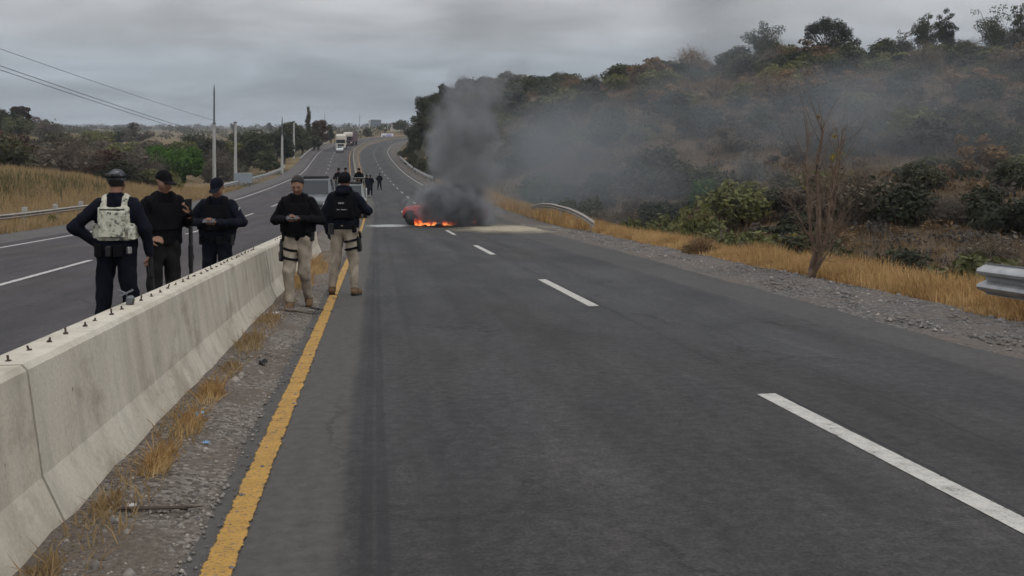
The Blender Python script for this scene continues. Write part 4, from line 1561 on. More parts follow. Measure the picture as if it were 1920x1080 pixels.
G_GOLD = grass_material('golden_grass', [(0.17, 0.095, 0.04), (0.42, 0.265, 0.115), (0.64, 0.46, 0.22)])
G_STRAW = grass_material('straw_grass', [(0.19, 0.13, 0.066), (0.32, 0.225, 0.115), (0.44, 0.335, 0.19)])
G_HILL = grass_material('hill_grass', [(0.085, 0.058, 0.035), (0.16, 0.108, 0.06), (0.27, 0.19, 0.10)])
G_OLIVE = grass_material('olive_grass', [(0.06, 0.06, 0.025), (0.11, 0.10, 0.045), (0.19, 0.16, 0.07)])


def blades(X, Y, Z, H, W, rng, lean=0.35):
    n = len(X)
    a = rng.random(n) * 2 * PI
    dx, dy = np.cos(a), np.sin(a)
    l = H * lean * np.abs(rng.normal(size=n))
    b = rng.random(n) * 2 * PI
    lx, ly = np.cos(b) * l, np.sin(b) * l
    P = np.stack([X, Y, Z], 1)
    w = np.stack([dx * W, dy * W, np.zeros(n)], 1)
    mid = P + np.stack([lx * .35, ly * .35, H * 0.55], 1)
    tip = P + np.stack([lx, ly, H], 1)
    V = np.stack([P - w, P + w, mid + w * .8, mid - w * .8, tip], 1).reshape(-1, 3)
    k = np.arange(n)[:, None] * 5
    F = np.concatenate([k + np.array([[0, 1, 2]]), k + np.array([[0, 2, 3]]), k + np.array([[3, 2, 4]])])
    return V, F


def grass_patch(name, label, mat, n, sampler, h, w, seed, clump=0.5, lean=0.35):
    rng = np.random.default_rng(seed)
    X, Y, f = sampler(rng, n)
    cl = 0.5 + 0.5 * vnoise(X * 1.1, Y * 1.1, seed) + 0.35 * vnoise(X * 3.1, Y * 3.1, seed + 1)
    keep = rng.random(len(X)) < np.clip(1 - clump + cl * clump * 1.3, 0.05, 1)
    X, Y, f, cl = X[keep], Y[keep], f[keep], cl[keep]
    Z = ground_z(X, Y)
    yy, t = road_ts(X, Y)
    Z = np.where((t > right_edge(yy)) & (t < right_edge(yy) + 3.0), np.maximum(Z, surf_z(yy, t) - 0.22 * ss(1.3, 3.0, t - right_edge(yy))), Z)
    Z = np.where((t < -11.9) & (t > -14.6), np.maximum(Z, surf_z(yy, t) - 0.2 * ss(-13.2, -14.6, t)), Z)
    H = h * f * (0.55 + 0.6 * rng.random(len(X))) * (0.75 + 0.5 * np.clip(cl, 0, 1))
    V, F = blades(X, Y, Z - 0.02, H, np.full(len(X), w) * (0.7 + 0.6 * rng.random(len(X))), rng, lean)
    o = obj(name, make_mesh(name, V, F), mat)
    tag(o, label, kind='stuff')
    return o


def s_right_near(rng, n):
    Y = 4 + 42 * rng.random(n) ** 1.25
    d = 1.58 + 2.7 * rng.random(n) ** 1.1 + 0.25 * vnoise(Y * 0.8, Y * 0.1, 12)
    t = right_edge(Y) + d
    P = road_pt(Y, t)
    return P[:, 0], P[:, 1], ss(1.3, 2.3, d) * 0.8 + 0.2


grass_patch('golden_grass', 'tall golden dry grass along the outer road verge', G_GOLD, 70000, s_right_near, 0.44, 0.0085, 3, 0.8)


def s_right_mid(rng, n):
    Y = 40 + 85 * rng.random(n)
    d = 1.3 + 3.6 * rng.random(n)
    P = road_pt(Y, right_edge(Y) + d)
    return P[:, 0], P[:, 1], np.full(n, 1.0)


grass_patch('verge_grass', 'golden grass strip past the bent guard rail', G_GOLD, 26000, s_right_mid, 0.62, 0.018, 4, 0.4)


def s_left(rng, n):
    Y = 22 + 75 * rng.random(n) ** 0.9
    t = -12.05 - 34 * rng.random(n) ** 1.5
    P = road_pt(Y, t)
    return P[:, 0], P[:, 1], np.full(n, 1.0) * (0.55 + 0.55 * ss(-12.5, -15, t))


grass_patch('dry_grass', 'dry straw grass field beyond the oncoming carriageway', G_STRAW, 60000, s_left, 0.60, 0.017, 5, 0.5)


def s_left2(rng, n):
    Y = 52 + 26 * rng.random(n)
    t = -19 - 30 * rng.random(n)
    P = road_pt(Y, t)
    return P[:, 0], P[:, 1], np.full(n, 1.0)


grass_patch('green_weeds', 'band of olive weeds across the straw grass field', G_OLIVE, 9000, s_left2, 0.75, 0.03, 6, 0.7)


def s_hill(rng, n):
    x = 740 + 1250 * rng.random(n)
    Y = 26 + 165 * rng.random(n) ** 0.9
    X = (x - 960) / FOCAL * Y
    yy, t = road_ts(X, Y)
    ok = t - right_edge(yy) > 3.0
    return X[ok], Y[ok], np.full(ok.sum(), 1.0) * (0.8 + Y[ok] / 150)


grass_patch('hillside_grass', 'dry brown grass and low stems covering the hillside', G_HILL, 52000, s_hill, 0.42, 0.03, 7, 0.75)


def low_scrub():
    rng = np.random.default_rng(15)
    n = 2500
    x = 745 + 1260 * rng.random(n)
    Y = 26 + 168 * rng.random(n) ** 0.85
    X = (x - 960) / FOCAL * Y
    yy, t = road_ts(X, Y)
    ok = (t - right_edge(yy) > 4.0 + .02 * Y)
    X, Y = X[ok], Y[ok]
    Z = ground_z(X, Y)
    sets = [[], []]
    for i in range(len(X)):
        r = rng.uniform(0.35, 0.95) * (0.7 + Y[i] / 190)
        L = [((X[i] + rng.normal() * r * .5, Y[i] + rng.normal() * r * .5, Z[i] + r * .35), (r * .6, r * .6, r * .45), 1) for _ in range(3)]
        sets[int(rng.random() < .45)].append(leaves_on(rng, L, 85, r * 0.14, 0.3))
    for k, (mat, lab) in enumerate(((L_GREY, 'low grey brushwood covering the smoky hillside'), (L_BROWN, 'low brown brushwood covering the smoky hillside'))):
        V = np.concatenate([v for v, f in sets[k]])
        off = 0
        Fs = []
        for v, f in sets[k]:
            Fs.append(f + off)
            off += len(v)
        o = obj('brushwood', make_mesh('brushwood', V, np.concatenate(Fs)), mat)
        tag(o, lab, kind='stuff')


low_scrub()


# the bare multi-stemmed tree on the verge
def bare_tree():
    rng = np.random.default_rng(77)
    Y = 17.6
    base = at(1524, 517, Y)
    g = float(surf_z(Y, 7.4)) - 0.02
    root = empty('bare_tree', (base.x, Y, g))
    s = Y / FOCAL
    mb = MB()
    tips = []

    def P(x, y, dy=0.0):
        q = at(x, y, Y)
        return Vector((q.x - base.x, dy, q.z - g))

    def seg(pts, r0, r1):
        # jitter a polyline into a natural limb
        out = []
        for i in range(len(pts) - 1):
            a, b = pts[i], pts[i + 1]
            for k in range(4):
                q = a.lerp(b, k / 4)
                if k:
                    q = q + Vector(rng.normal(size=3).tolist()) * 0.012
                out.append(q)
        out.append(pts[-1])
        rr = [r0 + (r1 - r0) * i / (len(out) - 1) for i in range(len(out))]
        mb.tube(out, rr, 7, cap=False)
        return out, rr
    stems = [
        [(1522, 519, 0), (1528, 492, .0), (1536, 470, 0), (1537, 400, .05), (1534, 330, .1), (1544, 250, .05), (1547, 232, .05)],
        [(1520, 519, .02), (1524, 480, -.06), (1519, 450, -.12), (1513, 415, -.15), (1511, 350, -.1), (1510, 300, -.05), (1518, 252, 0)],
        [(1526, 519, .03), (1540, 480, .1), (1556, 455, .18), (1566, 410, .22), (1568, 340, .2), (1578, 290, .2), (1592, 240, .25)],
        [(1524, 519, -.02), (1536, 478, -.12), (1543, 440, -.2), (1548, 380, -.25), (1562, 320, -.2), (1574, 262, -.25)],
        [(1526, 515, 0), (1550, 482, .1), (1572, 452, .2), (1580, 430, .2)],
        [(1519, 450, -.1), (1495, 412, -.2), (1478, 386, -.25), (1466, 362, -.3)]]
    rads = [(0.075, .009), (0.044, .008), (0.050, .008), (0.038, .008), (0.024, .006), (0.016, .005)]
    alls = []
    for st, (a, b) in zip(stems, rads):
        alls.append(seg([P(*p) for p in st], a, b))
    for out, rr in alls:
        for i in range(5, len(out)):
            for _ in range(2):
                if rng.random() < 0.88:
                    d = (out[i] - out[i - 1]).normalized()
                    sd = Vector(rng.normal(size=3).tolist())
                    sd = (sd - d * sd.dot(d)).normalized()
                    dr = (d * 0.75 + sd * 0.75 + Vector((0, 0, 0.35))).normalized()
                    L = 0.22 + 0.60 * rng.random()
                    a = out[i]
                    b = a + dr * L * .5 + Vector(rng.normal(size=3).tolist()) * .02
                    c = b + (dr + Vector((0, 0, .35))).normalized() * L * .5
                    r = min(max(rr[i] * .5, .004), 0.0068)
                    mb.tube([a, b, c], [r, r * .7, r * .25], 4, cap=False)
                    tips.append(c)
                    for _ in range(3):
                        e = b.lerp(c, rng.random())
                        f = e + (Vector(rng.normal(size=3).tolist()) * .5 + dr + Vector((0, 0, .3))).normalized() * (0.08 + .18 * rng.random())
                        mb.tube([e, f], [r * .4, r * .15], 3, cap=False)
                        tips.append(f)
    mb.build('trunk', M_BARKB, root, smooth=True)
    # a few yellow leaf sprays near the upper limbs
    lob = []
    for (x, y, r) in ((1572, 288, .08), (1552, 297, .05), (1563, 255, .04), (1593, 322, .03)):
        q = P(x, y, rng.normal() * .1)
        lob.append(((q.x, q.y, q.z), (r * 1.3, r, r), r))
    for q in random.sample(tips, 5):
        lob.append(((q.x, q.y, q.z), (.035, .035, .035), .05))
    V, F = leaves_on(rng, lob, 240, 0.020, 0.2)
    obj('crown', make_mesh('crown', V, F), L_YELLOW, root)
    tag(root, 'bare many-stemmed young tree with few yellow leaves in golden verge grass', 'tree')


bare_tree()


# dry tufts at the foot of the barrier, each one a plant
def tuft(Y, t, r, h, n, label, mat, seed):
    rng = np.random.default_rng(seed)
    a = rng.random(n) * 2 * PI
    q = np.sqrt(rng.random(n)) * r
    X, Yl = q * np.cos(a) * 0.6, q * np.sin(a) * 2.6
    cl_ = 0.55 + 0.6 * np.abs(vnoise(X * 23 + seed, Yl * 11, seed))
    H = h * (0.35 + 0.9 * rng.random(n)) * (1 - 0.5 * (q / r) ** 2) * cl_
    V, F = blades(X, Yl, np.zeros(n) - 0.01, H, np.full(n, 0.004), rng, 0.8)
    o = obj('grass_tuft', make_mesh('grass_tuft', V, F), mat)
    o.location = rp(Y, t, 0.05)
    o.rotation_euler = (0, 0, math.atan2(0.1328, 1))
    tag(o, label, 'grass tuft')


tuft(3.85, -1.24, 0.12, 0.12, 300, 'dry grass tuft at barrier foot in the picture corner', G_STRAW, 1)
tuft(4.78, -1.22, 0.10, 0.12, 260, 'small pale tuft just beyond the barrier crack', G_STRAW, 2)
tuft(5.6, -1.14, 0.12, 0.16, 360, 'bushy brown tuft at barrier foot, nearest after the crack', G_GOLD, 3)
tuft(6.5, -1.15, 0.15, 0.15, 360, 'thick straw tuft at barrier foot beside the blue scrap', G_GOLD, 4)
tuft(7.4, -1.17, 0.16, 0.17, 360, 'tallest straw tuft midway along the studded barrier segment', G_GOLD, 5)
tuft(8.4, -1.18, 0.16, 0.13, 300, 'straw tuft at barrier foot past the tallest one', G_STRAW, 6)
tuft(9.9, -1.2, 0.22, 0.17, 420, 'low straw tuft at barrier foot, second before the walking man', G_STRAW, 7)
tuft(11.6, -1.2, 0.24, 0.16, 420, 'low straw tuft at barrier foot, just before the walking man', G_STRAW, 8)
tuft(16.5, -1.2, 0.35, 0.36, 700, 'tall golden tuft at barrier foot behind the walking man', G_GOLD, 9)
tuft(19.5, -1.2, 0.5, 0.36, 800, 'golden tuft at barrier foot beyond the two men in khaki', G_GOLD, 10)


def s_barrier(rng, n):
    Y = 3.2 + 23 * rng.random(n) ** 1.3
    t = -1.30 + 0.26 * rng.random(n) ** 1.8
    P = road_pt(Y, t, 0.05)
    return P[:, 0], P[:, 1], np.full(n, 1.0)


def foot_grass():
    rng = np.random.default_rng(21)
    X, Y, f = s_barrier(rng, 4200)
    yy, t = road_ts(X, Y)
    cl = 0.5 + 0.9 * vnoise(Y * 0.9, t * 2, 33) + 0.5 * vnoise(Y * 3.3, t * 5, 34)
    k = rng.random(len(X)) < np.clip(cl, 0, 1)
    X, Y, cl = X[k], Y[k], cl[k]
    yy, t = road_ts(X, Y)
    V, F = blades(X, Y, surf_z(yy, t) + 0.045, 0.065 * (0.3 + rng.random(len(X))) * (0.5 + np.clip(cl, 0, 1)), np.full(len(X), 0.0035), rng, 0.9)
    tag(obj('barrier_grass', make_mesh('barrier_grass', V, F), G_STRAW), 'sparse dry grass along the foot of the concrete barrier', kind='stuff')


foot_grass()


# loose stones
def stones(name, label, mat, n, tf, Yr, size, seed):
    rng = np.random.default_rng(seed)
    Y = Yr[0] + (Yr[1] - Yr[0]) * rng.random(n) ** 1.5
    t = tf(rng, Y)
    P = road_pt(Y, t)
    base = np.array([[1, 0, 0], [0, 1, 0], [-1, 0, 0], [0, -1, 0], [0, 0, .7], [0, 0, -.5]], float)
    tri = np.array([[0, 1, 4], [1, 2, 4], [2, 3, 4], [3, 0, 4], [1, 0, 5], [2, 1, 5], [3, 2, 5], [0, 3, 5]])
    s = size * np.exp(rng.normal(size=n) * .5)
    a = rng.random(n) * 6.28
    J = base[None] * (0.7 + .6 * rng.random((n, 6, 1)))
    c, si = np.cos(a)[:, None], np.sin(a)[:, None]
    V = np.stack([J[..., 0] * c - J[..., 1] * si, J[..., 0] * si + J[..., 1] * c, J[..., 2]], -1) * s[:, None, None]
    lift = np.where(t < 0, 0.006 + 0.055 * ss(-0.76, -1.25, t), 0.01 - 0.22 * ss(1.3, 3.0, t - right_edge(Y)))
    V += P[:, None, :] + np.stack([0 * lift, 0 * lift, lift], 1)[:, None, :]
    F = (np.arange(n)[:, None, None] * 6 + tri[None]).reshape(-1, 3)
    o = obj(name, make_mesh(name, V.reshape(-1, 3), F), mat)
    tag(o, label, kind='stuff')


M_STONE = simple('stone', (0.24, 0.215, 0.19), 0.95, var=0.55, scale=9)
M_STONED = simple('dark_stone', (0.14, 0.13, 0.125), 0.95, var=0.55, scale=9)
stones('pebbles', 'loose pale pebbles strewn over the gravel median', M_STONE, 3600, lambda r, Y: -1.3 + 0.56 * r.random(len(Y)) ** 0.8, (2.6, 26), 0.008, 1)
stones('median_grit', 'dark grit strewn over the gravel median', M_STONED, 2600, lambda r, Y: -1.3 + 0.75 * r.random(len(Y)), (2.6, 26), 0.007, 2)
stones('shoulder_stones', 'loose grey stones on the outer shoulder', M_STONED, 5200, lambda r, Y: right_edge(Y) + 0.2 + 1.5 * r.random(len(Y)), (6, 45), 0.017, 3)
stones('shoulder_pebbles', 'loose pale stones on the outer shoulder', M_STONE, 1500, lambda r, Y: right_edge(Y) + 0.1 + 1.7 * r.random(len(Y)), (6, 45), 0.015, 4)


# litter and scraps one can pick out
M_PAPER = simple('paper', (0.62, 0.61, 0.60), 0.8, var=0.12)
M_BLUE = simple('blue_plastic', (0.25, 0.42, 0.62), 0.5, var=0.1)
M_RUBBER = simple('rubber', (0.02, 0.02, 0.021), 0.85, var=0.3)


def scrap(name, Y, t, size, mat, label, cat, seed):
    rng = np.random.default_rng(seed)
    n = 6
    V, F = [], []
    for i in range(n + 1):
        for j in range(n + 1):
            u, v = i / n - .5, j / n - .5
            V.append((u * size[0] + rng.normal() * size[0] * .06, v * size[1] + rng.normal() * size[1] * .06, size[2] * (0.5 + 0.5 * rng.random()) * (0.3 + abs(math.sin(i * 1.7 + j)))))
    for i in range(n):
        for j in range(n):
            a = i * (n + 1) + j
            F.append((a, a + 1, a + n + 2, a + n + 1))
    o = MB().add(V, F).build(name, mat)
    o.location = rp(Y, t, 0.035)
    o.rotation_euler = (0, 0, rng.random() * 6)
    tag(o, label, cat)


scrap('paper_scrap', 4.86, -1.12, (0.05, 0.04, 0.03), M_PAPER, 'crumpled white scrap at the end of the iron bar', 'litter', 1)
scrap('paper_scrap', 12.4, -1.22, (0.13, 0.10, 0.05), M_PAPER, 'crumpled white paper at barrier foot before the walking man', 'litter', 2)
scrap('plastic_scrap', 6.75, -1.13, (0.07, 0.05, 0.05), M_BLUE, 'pale blue plastic scrap caught in the straw tuft', 'litter', 3)
scrap('plastic_scrap', 6.1, -0.98, (0.035, 0.03, 0.015), M_BLUE, 'small bluish scrap lying on the gravel', 'litter', 4)
scrap('rubber_scrap', 8.9, -0.96, (0.10, 0.07, 0.035), M_RUBBER, 'black rubber scrap lying on the gravel median', 'debris', 5)
scrap('rubber_scrap', 13.0, -0.75, (0.30, 0.05, 0.02), M_RUBBER, 'flat black strip lying by the walking man', 'debris', 6)
a, b = rp(4.80, -1.16, 0.065), rp(4.87, -0.88, 0.035)
c = rp(4.90, -0.80, 0.03)
mb = MB()
mb.tube([a - a, b - a], 0.006, 6).tube([Vector((0.0, 0.014, 0.0)), b - a + Vector((-.02, .012, 0))], 0.005, 6)
mb.tube([b - a - Vector((.02, 0, 0)), b - a + Vector((.015, 0, 0))], 0.011, 6).tube([b - a, c - a], [0.005, .003], 5)
o = mb.build('iron_bar', M_RUST)
o.location = a
tag(o, 'thin dark iron bar lying across the gravel near the barrier crack', 'metal bar')
mb = MB().tube([(0, 0, 0), (0.25, -0.15, 0.01), (0.55, -0.35, 0.0)], [0.016, 0.014, 0.008], 6)
o = mb.build('branch', M_BARK)
o.location = rp(12.9, -1.2, 0.06)
tag(o, 'short dark branch lying at the boots of the walking man', 'branch')
# ------------------------------------------------------------------ people: smooth surfaces grown from distance fields
def cap(P, a, b, ra, rb, sq=None):
    """distance to a tapered capsule; sq squeezes one axis: (axis, factor)"""
    a = np.asarray(a, float)
    b = np.asarray(b, float)
    Q = P
    k = 1.0
    if sq is not None:
        ax, f = sq
        Q = P.copy()
        c = (a[ax] + b[ax]) / 2
        Q[:, ax] = c + (P[:, ax] - c) / f
        k = min(1.0, f) * 0.5 + 0.5
    ab = b - a
    L = max(ab @ ab, 1e-12)
    t = np.clip(((Q - a) @ ab) / L, 0, 1)
    return (np.linalg.norm(Q - a - t[:, None] * ab, axis=1) - (ra + t * (rb - ra))) * k


def smin(a, b, k):
    h = np.clip(0.5 + 0.5 * (b - a) / k, 0, 1)
    return b * (1 - h) + a * h - k * h * (1 - h)


def union(ds, k):
    r = ds[0]
    for d in ds[1:]:
        r = smin(r, d, k)
    return r


def rbox(P, c, s, r=0.01):
    q = np.abs(P - np.asarray(c, float)) - (np.asarray(s, float) / 2 - r)
    return np.linalg.norm(np.maximum(q, 0), axis=1) + np.minimum(q.max(axis=1), 0) - r


_CORN = np.array([[i, j, k] for i in (0, 1) for j in (0, 1) for k in (0, 1)])
_EDG = [(a, b) for a in range(8) for b in range(a + 1, 8) if np.abs(_CORN[a] - _CORN[b]).sum() == 1]


def surface(f, lo, hi, h):
    """surface net of the zero level of f inside a box"""
    lo, hi = np.asarray(lo, float), np.asarray(hi, float)
    n = np.ceil((hi - lo) / h).astype(int) + 1
    gx, gy, gz_ = [lo[i] + h * np.arange(n[i]) for i in range(3)]
    G = np.stack(np.meshgrid(gx, gy, gz_, indexing='ij'), -1).reshape(-1, 3)
    D = f(G).reshape(n)
    S = D < 0
    m = n - 1
    cnt = np.zeros(m, int)
    val = []
    for c in _CORN:
        s = tuple(slice(c[i], c[i] + m[i]) for i in range(3))
        cnt += S[s]
        val.append(D[s])
    act = (cnt > 0) & (cnt < 8)
    idx = -np.ones(m, int)
    ii = np.argwhere(act)
    idx[act] = np.arange(len(ii))
    vals = np.stack([v[act] for v in val], 1)
    acc = np.zeros((len(ii), 3))
    w = np.zeros(len(ii))
    for a, b in _EDG:
        va, vb = vals[:, a], vals[:, b]
        cr = (va < 0) != (vb < 0)
        t = np.where(cr, va / np.where(cr, va - vb, 1), 0)
        p = _CORN[a] + t[:, None] * (_CORN[b] - _CORN[a])
        acc += np.where(cr[:, None], p, 0)
        w += cr
    V = lo + (ii + acc / w[:, None]) * h
    F = []
    for ax in range(3):
        u, v = (ax + 1) % 3, (ax + 2) % 3
        s0 = [slice(None)] * 3
        s1 = [slice(None)] * 3
        s0[ax] = slice(0, n[ax] - 1)
        s1[ax] = slice(1, n[ax])
        A, B = S[tuple(s0)], S[tuple(s1)]
        cr = np.argwhere(A != B)
        ok = (cr[:, u] > 0) & (cr[:, v] > 0) & (cr[:, u] < n[u] - 1) & (cr[:, v] < n[v] - 1)
        cr = cr[ok]
        flip = A[tuple(cr.T)]
        q = []
        for du, dv in ((0, 0), (-1, 0), (-1, -1), (0, -1)):
            c = cr.copy()
            c[:, u] += du
            c[:, v] += dv
            q.append(idx[tuple(c.T)])
        q = np.stack(q, 1)
        q = np.where(flip[:, None], q, q[:, ::-1])
        F.append(q)
    F = np.concatenate(F)
    F = F[(F >= 0).all(axis=1)]
    return V, F


def cloth_mat(name, col, var=0.28, rough=0.9):
    return simple(name, col, rough, spec=0.08, var=var, scale=7, bump=0.5, bscale=30)


C_NAVY = cloth_mat('navy_cloth', (0.0075, 0.0085, 0.0145))
C_BLACK = cloth_mat('black_cloth', (0.006, 0.006, 0.0075))
C_CHAR = cloth_mat('charcoal_cloth', (0.015, 0.0145, 0.015))
C_KHAKI = cloth_mat('khaki_cloth', (0.29, 0.25, 0.20), 0.3)
C_BOOTB = cloth_mat('brown_boot', (0.13, 0.085, 0.05))
C_BOOTK = cloth_mat('black_boot', (0.012, 0.012, 0.012))
C_SKIN = simple('skin', (0.23, 0.12, 0.078), 0.6, var=0.12, scale=10)
C_HAIR = simple('hair', (0.012, 0.010, 0.009), 0.7, var=0.3)
C_POLY = simple('black_polymer', (0.012, 0.012, 0.013), 0.5, var=0.2)
C_GUN = simple('gun_metal', (0.02, 0.02, 0.022), 0.4, metal=0.4, var=0.2)
C_EYE = simple('eye_dark', (0.02, 0.015, 0.012), 0.2, var=0.1)
C_LIP = simple('lip', (0.20, 0.085, 0.07), 0.6, var=0.1)
C_WHITE = simple('white_print', (0.6, 0.6, 0.6), 0.8, var=0.1)
C_GREYP = simple('grey_print', (0.30, 0.30, 0.31), 0.8, var=0.1)
C_METAL = simple('buckle_metal', (0.45, 0.45, 0.45), 0.35, metal=0.8, var=0.1)
C_PHONE = simple('phone_glass', (0.012, 0.012, 0.014), 0.15, spec=0.6, var=0.1)
C_GLOVE = cloth_mat('glove', (0.022, 0.025, 0.030))


def camo_mat(name, cols):
    m, t, out = new_mat(name)
    tc = t.n('ShaderNodeTexCoord')
    v = t.n('ShaderNodeTexVoronoi', {'Scale': 55.0})
    t.set(v.inputs['Vector'], tc.outputs['Object'])
    n1 = t.noise(v.outputs['Position'], 17.0, 4.0, 0.7)
    c = t.ramp(n1, [(0.34, cols[0]), (0.42, cols[1]), (0.50, cols[2]), (0.62, cols[3])], 'CONSTANT')
    b = t.n('ShaderNodeBsdfPrincipled', {'Base Color': c, 'Roughness': 0.9, 'Specular IOR Level': 0.15})
    bp = t.n('ShaderNodeBump', {'Strength': 0.5, 'Distance': 0.008, 'Height': t.noise(tc.outputs['Object'], 25.0, 3.0)})
    t.set(b.inputs['Normal'], bp.outputs[0])
    t.set(out.inputs[0], b)
    return m


C_CAMO = camo_mat('pale_camouflage', [(0.13, 0.135, 0.12), (0.36, 0.36, 0.29), (0.52, 0.51, 0.42), (0.62, 0.61, 0.53)])
C_CAMOG = camo_mat('grey_camouflage', [(0.02, 0.022, 0.03), (0.05, 0.053, 0.06), (0.10, 0.105, 0.115), (0.22, 0.22, 0.24)])


def fold(P, amp, s=1.0):
    """soft cloth folds"""
    return amp * (np.sin(P[:, 2] * 42 * s + 5 * np.sin(P[:, 0] * 17) + 3 * np.sin(P[:, 1] * 13)) * 0.5 + np.sin(P[:, 2] * 23 * s - P[:, 0] * 30 + 2 * np.sin(P[:, 1] * 21)) * 0.5)


def V3(*a): return np.array(a, float)


POSE0 = dict(sh=0.172, arms={1: ((0.27, -0.02, 1.16), (0.27, 0.08, 0.92)), -1: ((-0.27, -0.02, 1.16), (-0.27, 0.08, 0.92))},
             legs={1: ((0.10, 0.02, 0.50), (0.11, 0.0, 0.09)), -1: ((-0.10, 0.02, 0.50), (-0.11, 0.0, 0.09))}, toe={1: 0.15, -1: -0.15},
             head=(0.0, 0.0, 0.0), lean=0.0)


def hand_fingers(wrist, fwd, palm_n, curl, side):
    """palm and five bent fingers as capsules: fwd = direction of the hand, palm_n = normal the fingers curl toward, side = +1 right hand"""
    fwd = fwd / np.linalg.norm(fwd)
    pn = palm_n - fwd * (palm_n @ fwd)
    pn /= np.linalg.norm(pn)
    across = np.cross(fwd, pn) * side
    caps = []
    caps.append((wrist - fwd * .05, wrist + fwd * .01, .026, .025))
    pb = wrist + fwd * .015
    for k, off in enumerate((-0.027, -0.009, 0.009, 0.027)):
        caps.append((pb + across * off * .6, wrist + fwd * .085 + across * off, .016, .0125))
    for k, (off, L) in enumerate(((-0.029, .068), (-0.010, .078), (0.010, .072), (0.028, .056))):
        p = wrist + fwd * .088 + across * off
        ang = curl * (0.9 + .08 * k)
        d = fwd
        for j in range(3):
            c, s = math.cos(ang * (0.55 + .25 * j)), math.sin(ang * (0.55 + .25 * j))
            d = fwd * math.cos(ang * (j + 1) * .62) + pn * math.sin(ang * (j + 1) * .62)
            q = p + d * L * (0.45, 0.32, 0.23)[j]
            caps.append((p, q, .0098 - .0009 * j, .0092 - .0009 * j))
            p = q
    p = wrist + fwd * .03 - across * .028
    d1 = fwd * .62 - across * .62 + pn * .35
    d1 /= np.linalg.norm(d1)
    q = p + d1 * .042
    d2 = fwd * .8 - across * .1 + pn * .6
    d2 /= np.linalg.norm(d2)
    caps.append((p, q, .014, .0115))
    caps.append((q, q + d2 * .034, .0112, .0092))
    return caps


